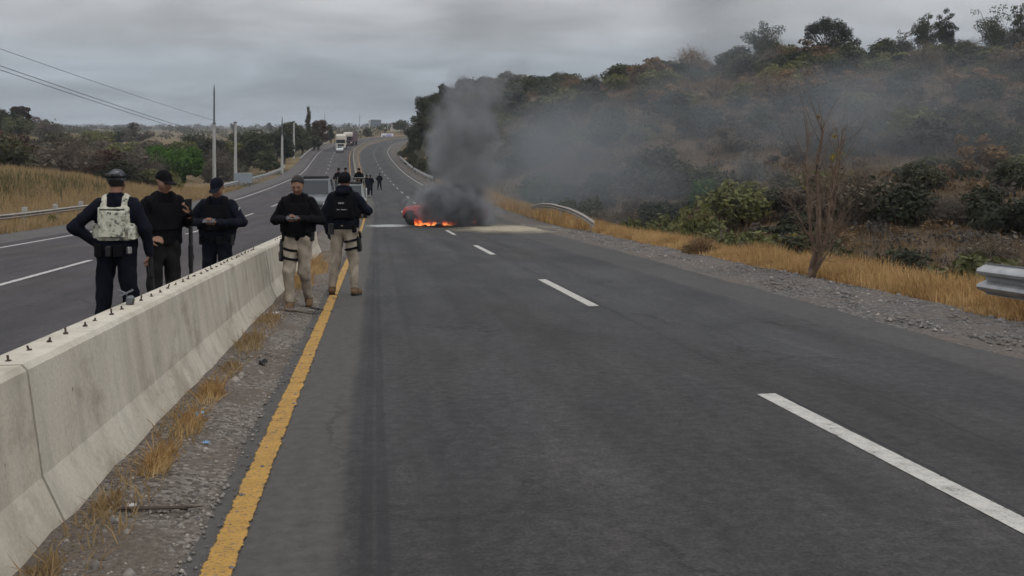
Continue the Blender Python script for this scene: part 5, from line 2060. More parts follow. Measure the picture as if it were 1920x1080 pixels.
def person(label, loc, rotz, H, pose, wear, h=0.016, face=True, group=None, fine_hands=True):
    """wear: dict with jacket, trousers, boots (materials) and options"""
    po = dict(POSE0)
    po.update(pose)
    S = H / 1.75
    root = empty('person', loc, rotz, S)
    sh = po['sh']
    bulk = wear.get('bulk', 1.0)
    lean = po['lean']
    hy, hp, hr = po['head']
    shz = 1.415

    def lx(z): return lean * max(0.0, z - 0.95)
    arms, legs = {}, {}
    for s in (1, -1):
        e, w = po['arms'][s]
        arms[s] = (V3(s * sh, lx(shz) - .005, shz), V3(*e), V3(*w))
        k, a = po['legs'][s]
        legs[s] = (V3(s * 0.088, 0, 0.93), V3(*k), V3(*a))
    neck = V3(0, lx(1.5) - 0.012, 1.47)
    hc = V3(0, lx(1.62) + 0.018, 1.635)
    Rh = np.array(Matrix.Rotation(hy, 3, 'Z') @ Matrix.Rotation(-hp, 3, 'X') @ Matrix.Rotation(hr, 3, 'Y'))

    def hp_(x, y, z): return hc + Rh @ V3(x, y, z)

    def torso(P, g):
        Q = P.copy()
        Q[:, 1] = (P[:, 1] - np.where(P[:, 2] > .95, lean * (P[:, 2] - .95), 0)) * 1.42
        b = bulk
        return union([cap(Q, (-.075 * b, 0, 1.32), (.075 * b, 0, 1.32), .112 + g, .112 + g), cap(Q, (-.08 * b, 0, 1.18), (.08 * b, 0, 1.18), .112 * b + g, .112 * b + g),
                      cap(Q, (-.07 * b, .01, 1.04), (.07 * b, .01, 1.04), .112 * b + g, .112 * b + g), cap(Q, (-.075, -.02, .95), (.075, -.02, .95), .112 + g, .112 + g),
                      cap(Q, (-sh + .02, 0, 1.405), (0, 0, 1.455), .050 + g, .062 + g), cap(Q, (sh - .02, 0, 1.405), (0, 0, 1.455), .050 + g, .062 + g)], .07) * .8

    def arm(P, s, g, cut=1.0):
        a, e, w = arms[s]
        w2 = e + (w - e) * cut
        return smin(cap(P, a, e, .054 + g, .044 + g), cap(P, e, w2, .044 + g, .030 + g * 1.0), .02)

    def leg(P, s, g):
        a, k, f = legs[s]
        return smin(cap(P, a, k, .082 + g, .056 + g), cap(P, k, f, .056 + g, .036 + g), .03)

    # ---- body: one continuous surface of head, neck, trunk, arms and legs
    def head(P):
        L = (P - hc) @ Rh
        sk = cap(L, (0, -.012, .035), (0, .006, .012), .088, .083, (0, .86))
        jaw = cap(L, (0, .028, -.045), (0, .052, -.085), .062, .036, (0, .92))
        cheek = union([cap(L, (.036, .055, -.02), (.03, .06, -.045), .030, .026), cap(L, (-.036, .055, -.02), (-.03, .06, -.045), .030, .026)], .01)
        d = union([sk, jaw, cheek], .035)
        nose = cap(L, (0, .088, .008), (0, .106, -.030), .009, .0155)
        brow = cap(L, (-.034, .078, .020), (.034, .078, .020), .012, .012)
        d = smin(d, nose, .012)
        d = smin(d, brow, .012)
        for s in (1, -1):
            ear = cap(L, (s * .076, -.006, -.022), (s * .082, -.014, .016), .010, .015, (0, .6))
            d = smin(d, ear, .008)
            eye = np.linalg.norm(L - V3(s * .032, .094, .002), axis=1) - .015
            d = np.maximum(d, -eye * 1.0)
        return d

    def fbody(P):
        d = union([torso(P, -.012), cap(P, neck, hc + V3(0, -.02, -.06), .056, .052)] + [arm(P, s, -.006) for s in (1, -1)] + [leg(P, s, -.008) for s in (1, -1)], .03)
        return smin(d, head(P), .02)
    pts = np.array([p for s in (1, -1) for p in (*arms[s], *legs[s])] + [hc])
    lo, hi = pts.min(0) - .2, pts.max(0) + .2
    lo[2] = max(lo[2] + .05, 0.03)
    hb = h * 0.85 if face else h
    V, F = surface(fbody, lo, hi, hb)
    gl = wear.get('gloves')
    hands = []
    for s in (1, -1):
        a, e, w = arms[s]
        fwd, pn, curl = po.get('hand', {}).get(s, (None, None, 0.6))
        f = (w - e) if fwd is None else V3(*fwd)
        f = f / np.linalg.norm(f)
        n = V3(-s, .25, 0) if pn is None else V3(*pn)
        caps = hand_fingers(w, f, n, curl, s)
        q = np.array([c[i] for c in caps for i in (0, 1)])
        if fine_hands:
            v2, f2 = surface(lambda P: union([cap(P, *c) for c in caps], .005), q.min(0) - .03, q.max(0) + .03, .0062)
            if gl is not None:
                hands.append((v2, f2))
            else:
                F = np.concatenate([F, f2 + len(V)])
                V = np.concatenate([V, v2])
    obj('body', make_mesh('body', V, F, smooth=True), C_SKIN, root)
    for v2, f2 in hands:
        obj('glove', make_mesh('glove', v2, f2, smooth=True), gl, root)

    # ---- clothing
    hem = wear.get('hem', 0.93)

    def fjacket(P):
        d = union([torso(P, .014)] + [arm(P, s, .016, .97) for s in (1, -1)], .035)
        d = smin(d, cap(P, neck + V3(0, 0, -.03), neck + V3(0, -.004, .055), .074, .066), .03)
        d = d + fold(P, .008)
        lim = np.maximum(hem - P[:, 2], -1)
        # keep the sleeves where the arms hang below the hem
        armd = np.minimum(arm(P, 1, .05), arm(P, -1, .05))
        lim = np.where(armd < 0, np.minimum(lim, armd), lim)
        top = P[:, 2] - (neck[2] + .072 + .35 * np.minimum(0, -(P[:, 1] - neck[1])))
        return np.maximum(np.maximum(d, lim), np.where(np.linalg.norm(P[:, :2] - neck[:2], axis=1) < .1, top, -1))
    pj = np.array([p for s in (1, -1) for p in arms[s]] + [[0, 0, hem - .02], [0, 0, 1.53]])
    V, F = surface(fjacket, pj.min(0) - [.1, .17, .06], pj.max(0) + [.1, .17, .05], h)
    obj('jacket', make_mesh('jacket', V, F, smooth=True), wear['jacket'], root)

    def ftrousers(P):
        Q = P.copy()
        Q[:, 1] *= 1.35
        pel = cap(Q, (-.075, -.02, .96), (.075, -.02, .96), .122, .122) * .85
        pel = np.maximum(pel, P[:, 2] - 1.03)
        d = union([pel] + [leg(P, s, .021) for s in (1, -1)], .03) + fold(P, .009, .8)
        for s in (1, -1):
            f = legs[s][2]
            d = np.maximum(d, np.where(np.linalg.norm(P - f, axis=1) < .2, (f[2] + .015) - P[:, 2], -1))
        return d
    pl = np.array([p for s in (1, -1) for p in legs[s]] + [[0, 0, 1.04]])
    V, F = surface(ftrousers, pl.min(0) - [.14, .17, .05], pl.max(0) + [.14, .17, .04], h)
    obj('trousers', make_mesh('trousers', V, F, smooth=True), wear['trousers'], root)

    for s in (1, -1):
        k, f = legs[s][1], legs[s][2]
        a = po['toe'][s]
        d = V3(math.sin(a), math.cos(a), 0)
        heel = V3(f[0], f[1], f[2] - .03) - d * .035
        tip = V3(f[0], f[1], f[2] - .055) + d * .15
        shaft = f + (k - f) / np.linalg.norm(k - f) * .10

        def fboot(P):
            d0 = union([cap(P, heel, tip, .047, .040), cap(P, f + V3(0, 0, -.02), shaft, .050, .054), cap(P, f + V3(0, 0, -.01), f + d * .07 + V3(0, 0, -.035), .048, .042)], .02)
            return np.maximum(d0, (f[2] - .085) - P[:, 2])
        q = np.array([heel, tip, shaft, f])
        V, F = surface(fboot, q.min(0) - .08, q.max(0) + .08, h * .8)
        b = obj('boot', make_mesh('boot', V, F, smooth=True), wear['boots'], root)
        MB().tube([tuple(heel + V3(0, 0, -.045) - d * .01), tuple(heel * .5 + tip * .5 + V3(0, 0, -.04)), tuple(tip + V3(0, 0, -.032) + d * .0)], [.046, .044, .036], 8).build('sole', M_RUBBER, b) if h < .02 else None

    # ---- head gear, hair, face
    def on_head(fn, name, mat, hh=None, bl=(-.13, -.16, -.12), bh=(.13, .20, .17), parent=None):
        def g(P): return fn((P - hc) @ Rh)
        c = np.array([hp_(x, y, z) for x in (bl[0], bh[0]) for y in (bl[1], bh[1]) for z in (bl[2], bh[2])])
        V, F = surface(g, c.min(0), c.max(0), hh or max(.009, h * .6))
        return obj(name, make_mesh(name, V, F, smooth=True), mat, parent or root)

    def skull(L, g): return cap(L, (0, -.012, .035), (0, .006, .012), .088 + g, .083 + g, (0, .88))
    gear = wear.get('head', 'hair')
    if gear == 'cap':
        on_head(lambda L: smin(np.maximum(skull(L, .012), .032 - L[:, 2] - .12 * L[:, 1]), np.maximum(cap(L, (0, .06, .030), (0, .145, .018), .07, .062, (2, .14)), .05 - L[:, 1]), .008), 'cap', wear['head_mat'])
        on_head(lambda L: np.maximum(skull(L, .004), np.maximum(L[:, 1] - .005 + .3 * L[:, 2], -L[:, 2] - .055)), 'hair', C_HAIR)
    elif gear == 'beanie':
        on_head(lambda L: np.maximum(skull(L, .015), -.012 - L[:, 2] + .25 * L[:, 1]), 'beanie', wear['head_mat'])
        # rolled hood lying round the neck
        on_head(lambda L: smin(np.abs(np.sqrt((np.sqrt((L[:, 0] * .85) ** 2 + (L[:, 1] + .03) ** 2) - .072) ** 2 + ((L[:, 2] + .125 + .3 * L[:, 1]) * .8) ** 2)) - .032, cap(L, (-.05, -.10, -.15), (.05, -.10, -.15), .045, .045), .03), 'hood', wear['jacket'], bl=(-.17, -.2, -.26), bh=(.17, .16, -.02))
    elif gear == 'helmet':
        hm = on_head(lambda L: np.maximum(np.minimum(skull(L, .019), cap(L, (0, .07, .040), (0, .13, .03), .065, .055, (2, .2))), .022 - L[:, 2] - .1 * L[:, 1]), 'cap', wear['head_mat'])
        # goggles worn on the back of the cap
        gm = MB()
        for s in (1, -1):
            c = hp_(s * .042, -.118, .082)
            gm.ellipsoid(c, (.034, .022, .027), 12, 8)
        gm.build('goggles', C_POLY, root, smooth=True)
        ring = [tuple(hp_(.108 * math.sin(t) * .98, -.008 + .112 * -math.cos(t), .068)) for t in np.linspace(0, 2 * PI, 22)]
        MB().tube(ring, .009, 5, cap=False).build('goggle_strap', C_BLACK, root)
        on_head(lambda L: np.maximum(skull(L, .005), np.maximum(L[:, 1] - .005 + .3 * L[:, 2], -L[:, 2] - .05)), 'hair', C_HAIR)
    else:
        on_head(lambda L: np.maximum(skull(L, .010), np.maximum(.5 * L[:, 1] + .012 - L[:, 2] * .55, -.07 - L[:, 2])) + .003 * np.sin(L[:, 0] * 90) * np.sin(L[:, 1] * 70), 'hair', C_HAIR)
    if face:
        em = MB()
        for s in (1, -1):
            em.ellipsoid(hp_(s * .032, .083, .001), (.0125, .009, .0075), 8, 6)
        em.build('eyes', C_EYE, root, smooth=True)
        bw = MB()
        for s in (1, -1):
            bw.tube([tuple(hp_(s * .014, .093, .019)), tuple(hp_(s * .034, .092, .024)), tuple(hp_(s * .052, .080, .017))], [.003, .0045, .003], 5)
        bw.build('eyebrows', C_HAIR, root)
        MB().tube([tuple(hp_(-.024, .080, -.062)), tuple(hp_(0, .089, -.060)), tuple(hp_(.024, .080, -.062))], [.003, .006, .003], 6).build('mouth', C_LIP, root)

    # ---- belt and what hangs on it
    if wear.get('belt', True):
        n = 26
        ring = [(.158 * bulk * math.cos(t), -.012 + .128 * bulk * math.sin(t)) for t in np.linspace(0, 2 * PI, n, endpoint=False)]
        zb = wear.get('belt_z', 0.985)
        Vb, Fb = [], []
        for (x, y) in ring:
            for (q, dz) in ((1.0, -.024), (1.045, -.024), (1.045, .024), (1.0, .024)):
                Vb.append((x * q, y * q, zb + dz))
        for i in range(n):
            j = (i + 1) % n
            for k in range(4):
                k2 = (k + 1) % 4
                Fb.append((i * 4 + k, j * 4 + k, j * 4 + k2, i * 4 + k2))
        belt = MB().add(Vb, Fb).build('belt', C_BLACK, root)
        for (ang, sz, m_) in wear.get('pouches', []):
            x, y = .176 * bulk * math.cos(ang), -.012 + .146 * bulk * math.sin(ang)
            MB().box((x, y, zb - .02), sz, Matrix.Rotation(ang - PI / 2, 3, 'Z'), bevel=.008).build('pouch', m_, belt)
    if 'holster' in wear:
        s = wear['holster']
        a, k, f = legs[s]
        c = a * .56 + k * .44
        ax = (k - a) / np.linalg.norm(k - a)
        R = Vector((0, 0, -1)).rotation_difference(Vector(ax.tolist())).to_matrix()
        hb_ = MB()
        o0 = Vector((c + V3(s * .112, .01, 0)).tolist())
        hb_.box(o0, (.045, .10, .22), R, bevel=.012)
        hb_.box(o0 + Vector((s * .012, -.02, .13)), (.034, .05, .11), R @ Matrix.Rotation(.35, 3, 'X'), bevel=.008)
        ho = hb_.build('holster', C_POLY, root)
        for q in (-.05, .065):
            cc = c + ax * q
            rr = .093
            ring = [tuple(cc + V3(rr * math.cos(t), rr * math.sin(t) * 1.0, .02 * math.cos(t) * s)) for t in np.linspace(0, 2 * PI, 18)]
            mb = MB().tube(ring, .0175, 6, cap=False)
            mb.build('leg_strap', C_BLACK, ho)
        MB().box(Vector((a + V3(s * .062, 0, -.09)).tolist()), (.02, .05, .24)).build('drop_strap', C_BLACK, ho)
    if wear.get('kneepads'):
        for s in (1, -1):
            k = legs[s][1]
            MB().ellipsoid((k[0], k[1] + .052, k[2]), (.058, .034, .085), 10, 8).build('knee_pad', wear['kneepads'], root, smooth=True)

    # ---- vests
    if wear.get('vest') is not None:
        vm = wear['vest']
        z0, z1 = wear.get('vest_z', (1.07, 1.42))

        def fvest(P):
            d = torso(P, .040) + fold(P, .002)
            slab = np.maximum(np.maximum(z0 - P[:, 2], P[:, 2] - z1), np.abs(P[:, 0]) - .158)
            main = np.maximum(d, slab)
            cum = np.maximum(torso(P, .034), np.maximum(z0 + .02 - P[:, 2], P[:, 2] - z0 - .17))
            st = np.maximum(torso(P, .034), np.maximum(np.abs(np.abs(P[:, 0]) - .105) - .032, 1.3 - P[:, 2]))
            hole = cap(P, neck + V3(0, 0, -.04), neck + V3(0, 0, .1), .082, .09)
            d = np.minimum(np.minimum(main, cum), st)
            for s in (1, -1):
                d = np.maximum(d, -(arm(P, s, .02)))
            return np.maximum(d, -hole)
        V, F = surface(fvest, (-.32, -.3, z0 - .04), (.32, .3, 1.56), h * .8)
        ve = obj('vest', make_mesh('vest', V, F, smooth=True), vm, root)
        yb = -(.118 + .052) / 1.42 * bulk
        for (c, sz, m_) in wear.get('vest_bits', []):
            MB().box((c[0], yb + c[1], c[2]), sz, bevel=.008).build('vest_panel', m_, ve)
        for (z, xs, m_) in wear.get('vest_text', []):
            mb = MB()
            for (x0, x1) in xs:
                mb.box(((x0 + x1) / 2, yb - .012, z), (x1 - x0, .006, .022))
            mb.build('vest_lettering', m_, ve)
    if wear.get('patch') is not None:
        s = wear['patch']
        a, e, w = arms[s]
        c = a * .72 + e * .28
        MB().box((c[0] + s * .066, c[1] + .02, c[2]), (.012, .06, .07), bevel=.004).build('arm_patch', C_GREYP, root)
    if wear.get('chest_badge'):
        MB().box((-.09, .118 * bulk, 1.33), (.05, .012, .035), bevel=.003).build('badge', C_METAL, root)
    tag(root, label, 'person', group)
    return root


def world_of(root, p): return root.matrix_basis @ Vector(p)


def phone(label, root, c, rot):
    mb = MB().box((0, 0, 0), (.074, .010, .150), bevel=.004)
    o = mb.build('phone', C_PHONE)
    p = world_of(root, c)
    o.matrix_world = Matrix.Translation(p) @ root.rotation_euler.to_matrix().to_4x4() @ rot.to_4x4()
    MB().box((-.02, -.0055, .055), (.02, .002, .02)).build('camera_bump', C_GUN, o)
    tag(o, label, 'phone')


def rifle(label, root, c, rot):
    r0 = empty('rifle', (0, 0, 0))
    MB().box((0, 0, 0), (.045, .07, .26), bevel=.01).build('receiver', C_GUN, r0)
    MB().tube([(0, 0, -.13), (0, 0, -.42)], [.022, .020], 8).build('handguard', C_POLY, r0)
    MB().tube([(0, 0, -.42), (0, 0, -.58)], .0095, 8).build('barrel', C_GUN, r0)
    MB().box((0, .085, -.03), (.028, .13, .065), Matrix.Rotation(.25, 3, 'X'), bevel=.006).build('magazine', C_POLY, r0)
    MB().box((0, .055, .11), (.03, .10, .045), Matrix.Rotation(-.35, 3, 'X'), bevel=.008).build('grip', C_POLY, r0)
    MB().box((0, .01, .23), (.035, .085, .22), bevel=.012).build('stock', C_POLY, r0)
    r0.matrix_world = Matrix.Translation(world_of(root, c)) @ root.rotation_euler.to_matrix().to_4x4() @ rot.to_4x4()
    tag(r0, label, 'rifle')
    return r0


def stand(x, Y, left):
    X = (x - 960) / FOCAL * Y
    yy, t = road_ts(X, Y)
    return (X, Y, float(surf_z(yy[0], t[0])) - 0.002)


RX = lambda a: Matrix.Rotation(a, 3, 'X')
RY = lambda a: Matrix.Rotation(a, 3, 'Y')
RZ = lambda a: Matrix.Rotation(a, 3, 'Z')

# man in the pale plate carrier, back to the camera, hand on hip
p1 = person('man in pale camouflage vest and cap seen from behind, hand on hip', stand(218, 10.2, True), 0.06, 1.73,
            dict(arms={-1: ((-.40, -.07, 1.20), (-.215, .045, 1.03)), 1: ((.30, -.03, 1.16), (.315, .05, .915))},
                 legs={1: ((.13, .03, .50), (.175, -.02, .09)), -1: ((-.13, .03, .50), (-.155, 0, .09))},
                 hand={-1: ((.75, .45, -.35), (.2, -.5, -.8), .5), 1: ((.02, .25, -1), (-1, .2, 0), .95)}, head=(0.0, -.05, 0.0)),
            dict(jacket=C_NAVY, trousers=C_NAVY, boots=C_BOOTK, head='helmet', head_mat=C_CAMOG, vest=C_CAMO, vest_z=(1.06, 1.40), bulk=1.03,
                 vest_bits=[((0, -.018, 1.23), (.26, .03, .26), C_CAMO), ((0, -.014, 1.375), (.25, .016, .012), C_CHAR), ((.19, .03, 1.14), (.07, .10, .13), C_CAMO)],
                 pouches=[(-1.2, (.09, .05, .12), C_BLACK), (-1.7, (.05, .05, .10), C_POLY), (-.55, (.05, .04, .07), C_METAL), (-2.5, (.10, .05, .13), C_BLACK)]), face=True)
rifle('black rifle held muzzle down by the man in the pale vest', p1, (.325, .06, .80), RX(0.06) @ RY(-.05) @ RZ(.4))

# man looking at a raised phone
p2 = person('man in dark uniform raising a phone, between pale vest and folded-arms man', stand(306, 11.3, True), -2.45, 1.74,
            dict(arms={-1: ((-.27, .04, 1.17), (-.17, .30, 1.30)), 1: ((.28, -.05, 1.17), (.20, .16, 1.02))},
                 legs={1: ((.11, .03, .50), (.13, -.02, .09)), -1: ((-.11, .02, .50), (-.14, .05, .09))},
                 hand={-1: ((.25, .45, .85), (.5, -.3, .2), 1.0), 1: ((-.5, .8, .1), (-.4, -.2, -.4), .8)}, head=(.25, .25, 0.0)),
            dict(jacket=C_BLACK, trousers=C_CHAR, boots=C_BOOTK, head='cap', head_mat=C_BLACK, bulk=1.05, patch=1, vest=C_BLACK, vest_z=(1.10, 1.40), pouches=[(.6, (.08, .05, .10), C_BLACK), (-.4, (.05, .05, .1), C_POLY)]))
phone('phone held up by the man in dark uniform', p2, (-.135, .37, 1.395), RZ(-.3) @ RX(-.45))
rifle('black rifle slung at the side of the man raising a phone', p2, (-.275, .10, .80), RX(0.03) @ RZ(2.6))

# man with hands together at the chest
p3 = person('stocky man in navy uniform, hands together on a phone, before the verge sign', stand(408, 12.6, True), PI - .05, 1.66,
            dict(sh=.185, arms={-1: ((-.345, .05, 1.19), (-.075, .25, 1.20)), 1: ((.345, .05, 1.19), (.075, .25, 1.20))},
                 legs={1: ((.12, .03, .50), (.15, .0, .09)), -1: ((-.12, .03, .50), (-.15, .02, .09))},
                 hand={-1: ((.7, .7, .15), (.3, -.4, .8), .9), 1: ((-.7, .7, .15), (-.3, -.4, .8), .9)}, head=(.0, .42, 0.0)),
            dict(jacket=C_NAVY, trousers=C_NAVY, boots=C_BOOTK, head='cap', head_mat=C_NAVY, bulk=1.22, patch=-1, vest=C_BLACK, vest_z=(1.08, 1.40),
                 pouches=[(1.9, (.07, .05, .10), C_BLACK), (.4, (.09, .05, .12), C_BLACK), (2.8, (.06, .05, .14), C_POLY)]))
phone('phone in the hands of the stocky man', p3, (0, .33, 1.235), RX(.95) @ RY(PI / 2))

# man in khaki walking along the barrier, looking at his phone
p4 = person('man in dark top and khaki trousers facing us, nearest the barrier foot', stand(559, 13.35, False), PI - .02, 1.73,
            dict(arms={-1: ((-.30, -.01, 1.17), (-.08, .25, 1.21)), 1: ((.31, -.02, 1.17), (.085, .25, 1.20))},
                 legs={1: ((.10, .10, .51), (.075, .13, .095)), -1: ((-.085, .01, .50), (-.10, -.20, .10))}, toe={1: .1, -1: -.2},
                 hand={-1: ((.7, .7, .1), (.3, -.4, .8), .9), 1: ((-.7, .7, .1), (-.3, -.4, .8), .9)}, head=(.0, .40, 0.0), lean=.02),
            dict(jacket=C_BLACK, trousers=C_KHAKI, boots=C_BOOTB, head='hair', holster=1, bulk=1.08, vest=C_BLACK, vest_z=(1.0, 1.40), hem=.90,
                 pouches=[(.2, (.06, .05, .13), C_BLACK), (2.9, (.08, .05, .13), C_POLY)]))
phone('phone in the hands of the man by the barrier in khaki trousers', p4, (0, .33, 1.235), RX(.95) @ RY(PI / 2))

# man in khaki seen from behind on the yellow line
p5 = person('man in navy jacket, black vest and khaki trousers seen from behind on the yellow line', stand(645, 15.1, False), -.06, 1.80,
            dict(arms={1: ((.345, .02, 1.21), (.20, .27, 1.19)), -1: ((-.29, -.03, 1.15), (-.235, .06, .90))},
                 legs={1: ((.13, .04, .50), (.165, -.03, .095)), -1: ((-.13, .03, .50), (-.18, .03, .095))}, toe={1: .25, -1: -.25},
                 hand={1: ((-.4, .9, .1), (-.3, 0, .8), .9), -1: ((.1, .2, -1), (.6, .6, .1), .8)}, head=(.05, .1, 0.0)),
            dict(jacket=C_NAVY, trousers=C_KHAKI, boots=C_BOOTB, head='beanie', head_mat=C_BLACK, gloves=C_GLOVE, holster=1, bulk=1.1, hem=.955, vest=C_BLACK, vest_z=(1.10, 1.42),
                 vest_bits=[((0, -.012, 1.18), (.22, .02, .12), C_BLACK)],
                 vest_text=[(1.335, [(-.05, -.032), (-.026, -.008), (0, .018), (.024, .03)], C_GREYP), (1.235, [(-.07, -.052), (-.046, -.034), (-.008, .012), (.016, .04), (.044, .05), (.058, .068)], C_WHITE)],
                 pouches=[(-2.6, (.10, .06, .15), C_POLY), (-.5, (.06, .05, .10), C_BLACK)]))

# far figures
FP = dict(h=0.03, face=False, fine_hands=True)
person('bulky dark figure on the road, nearer of two by the yellow line', stand(694.5, 90, False), .2, 1.82,
       dict(arms={-1: ((-.28, .02, 1.17), (-.12, .25, 1.18)), 1: ((.28, .02, 1.17), (.12, .25, 1.18))}), dict(jacket=C_NAVY, trousers=C_NAVY, boots=C_BOOTK, head='cap', head_mat=C_NAVY, bulk=1.2), **FP)
person('dark figure mostly hidden behind the bulky one on the road', stand(687.5, 92, False), -.2, 1.80, {}, dict(jacket=C_BLACK, trousers=C_NAVY, boots=C_BOOTK, head='cap', head_mat=C_BLACK, bulk=1.1), **FP)
person('lone dark figure with legs apart, rightmost on the far road', stand(711.5, 104, False), .1, 1.74,
       dict(arms={-1: ((-.30, -.02, 1.18), (-.20, .12, 1.0)), 1: ((.30, -.02, 1.18), (.20, .12, 1.0))}, legs={1: ((.13, .02, .5), (.18, 0, .09)), -1: ((-.13, .02, .5), (-.18, 0, .09))}),
       dict(jacket=C_NAVY, trousers=C_NAVY, boots=C_BOOTK, head='cap', head_mat=C_BLACK), **FP)
# ------------------------------------------------------------------ vehicles
def paint(name, col, rough=0.35):
    m, t, out = new_mat(name)
    tc = t.n('ShaderNodeTexCoord')
    dust = t.noise(tc.outputs['Object'], 3.0, 5.0, 0.65)
    c = t.mix(t.math('MULTIPLY', t.sstep(dust, 0.42, 0.75), 0.35), col, (0.22, 0.19, 0.16))
    b = t.n('ShaderNodeBsdfPrincipled', {'Base Color': c, 'Roughness': t.ramp(dust, [(0.3, rough), (0.8, min(1, rough + 0.3))]), 'Specular IOR Level': 0.5, 'Coat Weight': 0.3})
    t.set(out.inputs[0], b)
    return m


P_RED = paint('red_paint', (0.42, 0.022, 0.022))
P_WHITE = paint('vehicle_white', (0.50, 0.51, 0.52))
P_PICK = paint('pickup_grey', (0.13, 0.145, 0.14))
P_SILVER = paint('vehicle_silver', (0.065, 0.078, 0.09))
P_PURPLE = paint('truck_maroon', (0.075, 0.030, 0.05))
P_CREAM = paint('truck_white', (0.66, 0.62, 0.55))
M_GLASS = simple('dark_glass', (0.018, 0.022, 0.026), 0.12, spec=0.35, var=0.1)
M_TRIM = simple('black_trim', (0.015, 0.015, 0.016), 0.6, var=0.2)
M_RIM = simple('wheel_rim', (0.33, 0.33, 0.34), 0.4, metal=0.6, var=0.2)
M_LAMP = simple('lamp_lens', (0.62, 0.62, 0.60), 0.15, spec=0.6, var=0.1)
M_REDL = simple('tail_lens', (0.35, 0.02, 0.02), 0.2, var=0.1)
M_PLATE = simple('number_plate', (0.6, 0.6, 0.58), 0.5, var=0.1)
M_CHAR = simple('charred_paint', (0.018, 0.016, 0.015), 0.95, var=0.6, scale=5, bump=0.6, bscale=14)


def loft(stations, ring):
    """stations: list of dict -> ring(st) gives a closed list of (y, z); x from the station"""
    V, F = [], []
    k = None
    for st in stations:
        r = ring(st)
        k = len(r)
        for (y, z) in r:
            V.append((st[0], y, z))
    n = len(stations)
    for i in range(n - 1):
        for j in range(k):
            j2 = (j + 1) % k
            F.append((i * k + j, i * k + j2, (i + 1) * k + j2, (i + 1) * k + j))
    F.append(tuple(range(k - 1, -1, -1)))
    F.append(tuple((n - 1) * k + j for j in range(k)))
    return V, F


def wheel(root, x, y, r, w, s):
    t = MB().lathe([(-w / 2, r * .70), (-w / 2, r * .93), (-w * .3, r), (w * .3, r), (w / 2, r * .93), (w / 2, r * .70)], 'y', (x, y, r), 26).build('tyre', M_RUBBER, root, smooth=True)
    rb = MB().lathe([(s * w * .20, r * .70), (s * w * .42, r * .70), (s * w * .42, r * .62), (s * w * .22, r * .58)], 'y', (x, y, r), 26)
    rim = rb.build('rim', M_RIM, t, smooth=True)
    hb = MB()
    for k in range(5):
        a = k * 2 * PI / 5
        hb.box((x + r * .33 * math.cos(a), y + s * w * .36, r + r * .33 * math.sin(a)), (r * .6, .03, r * .15), Matrix.Rotation(-a, 3, 'Y'))
    hb.lathe([(s * w * .25, r * .16), (s * w * .45, r * .13)], 'y', (x, y, r), 12)
    hb.build('spokes', M_RIM, t)
    return t


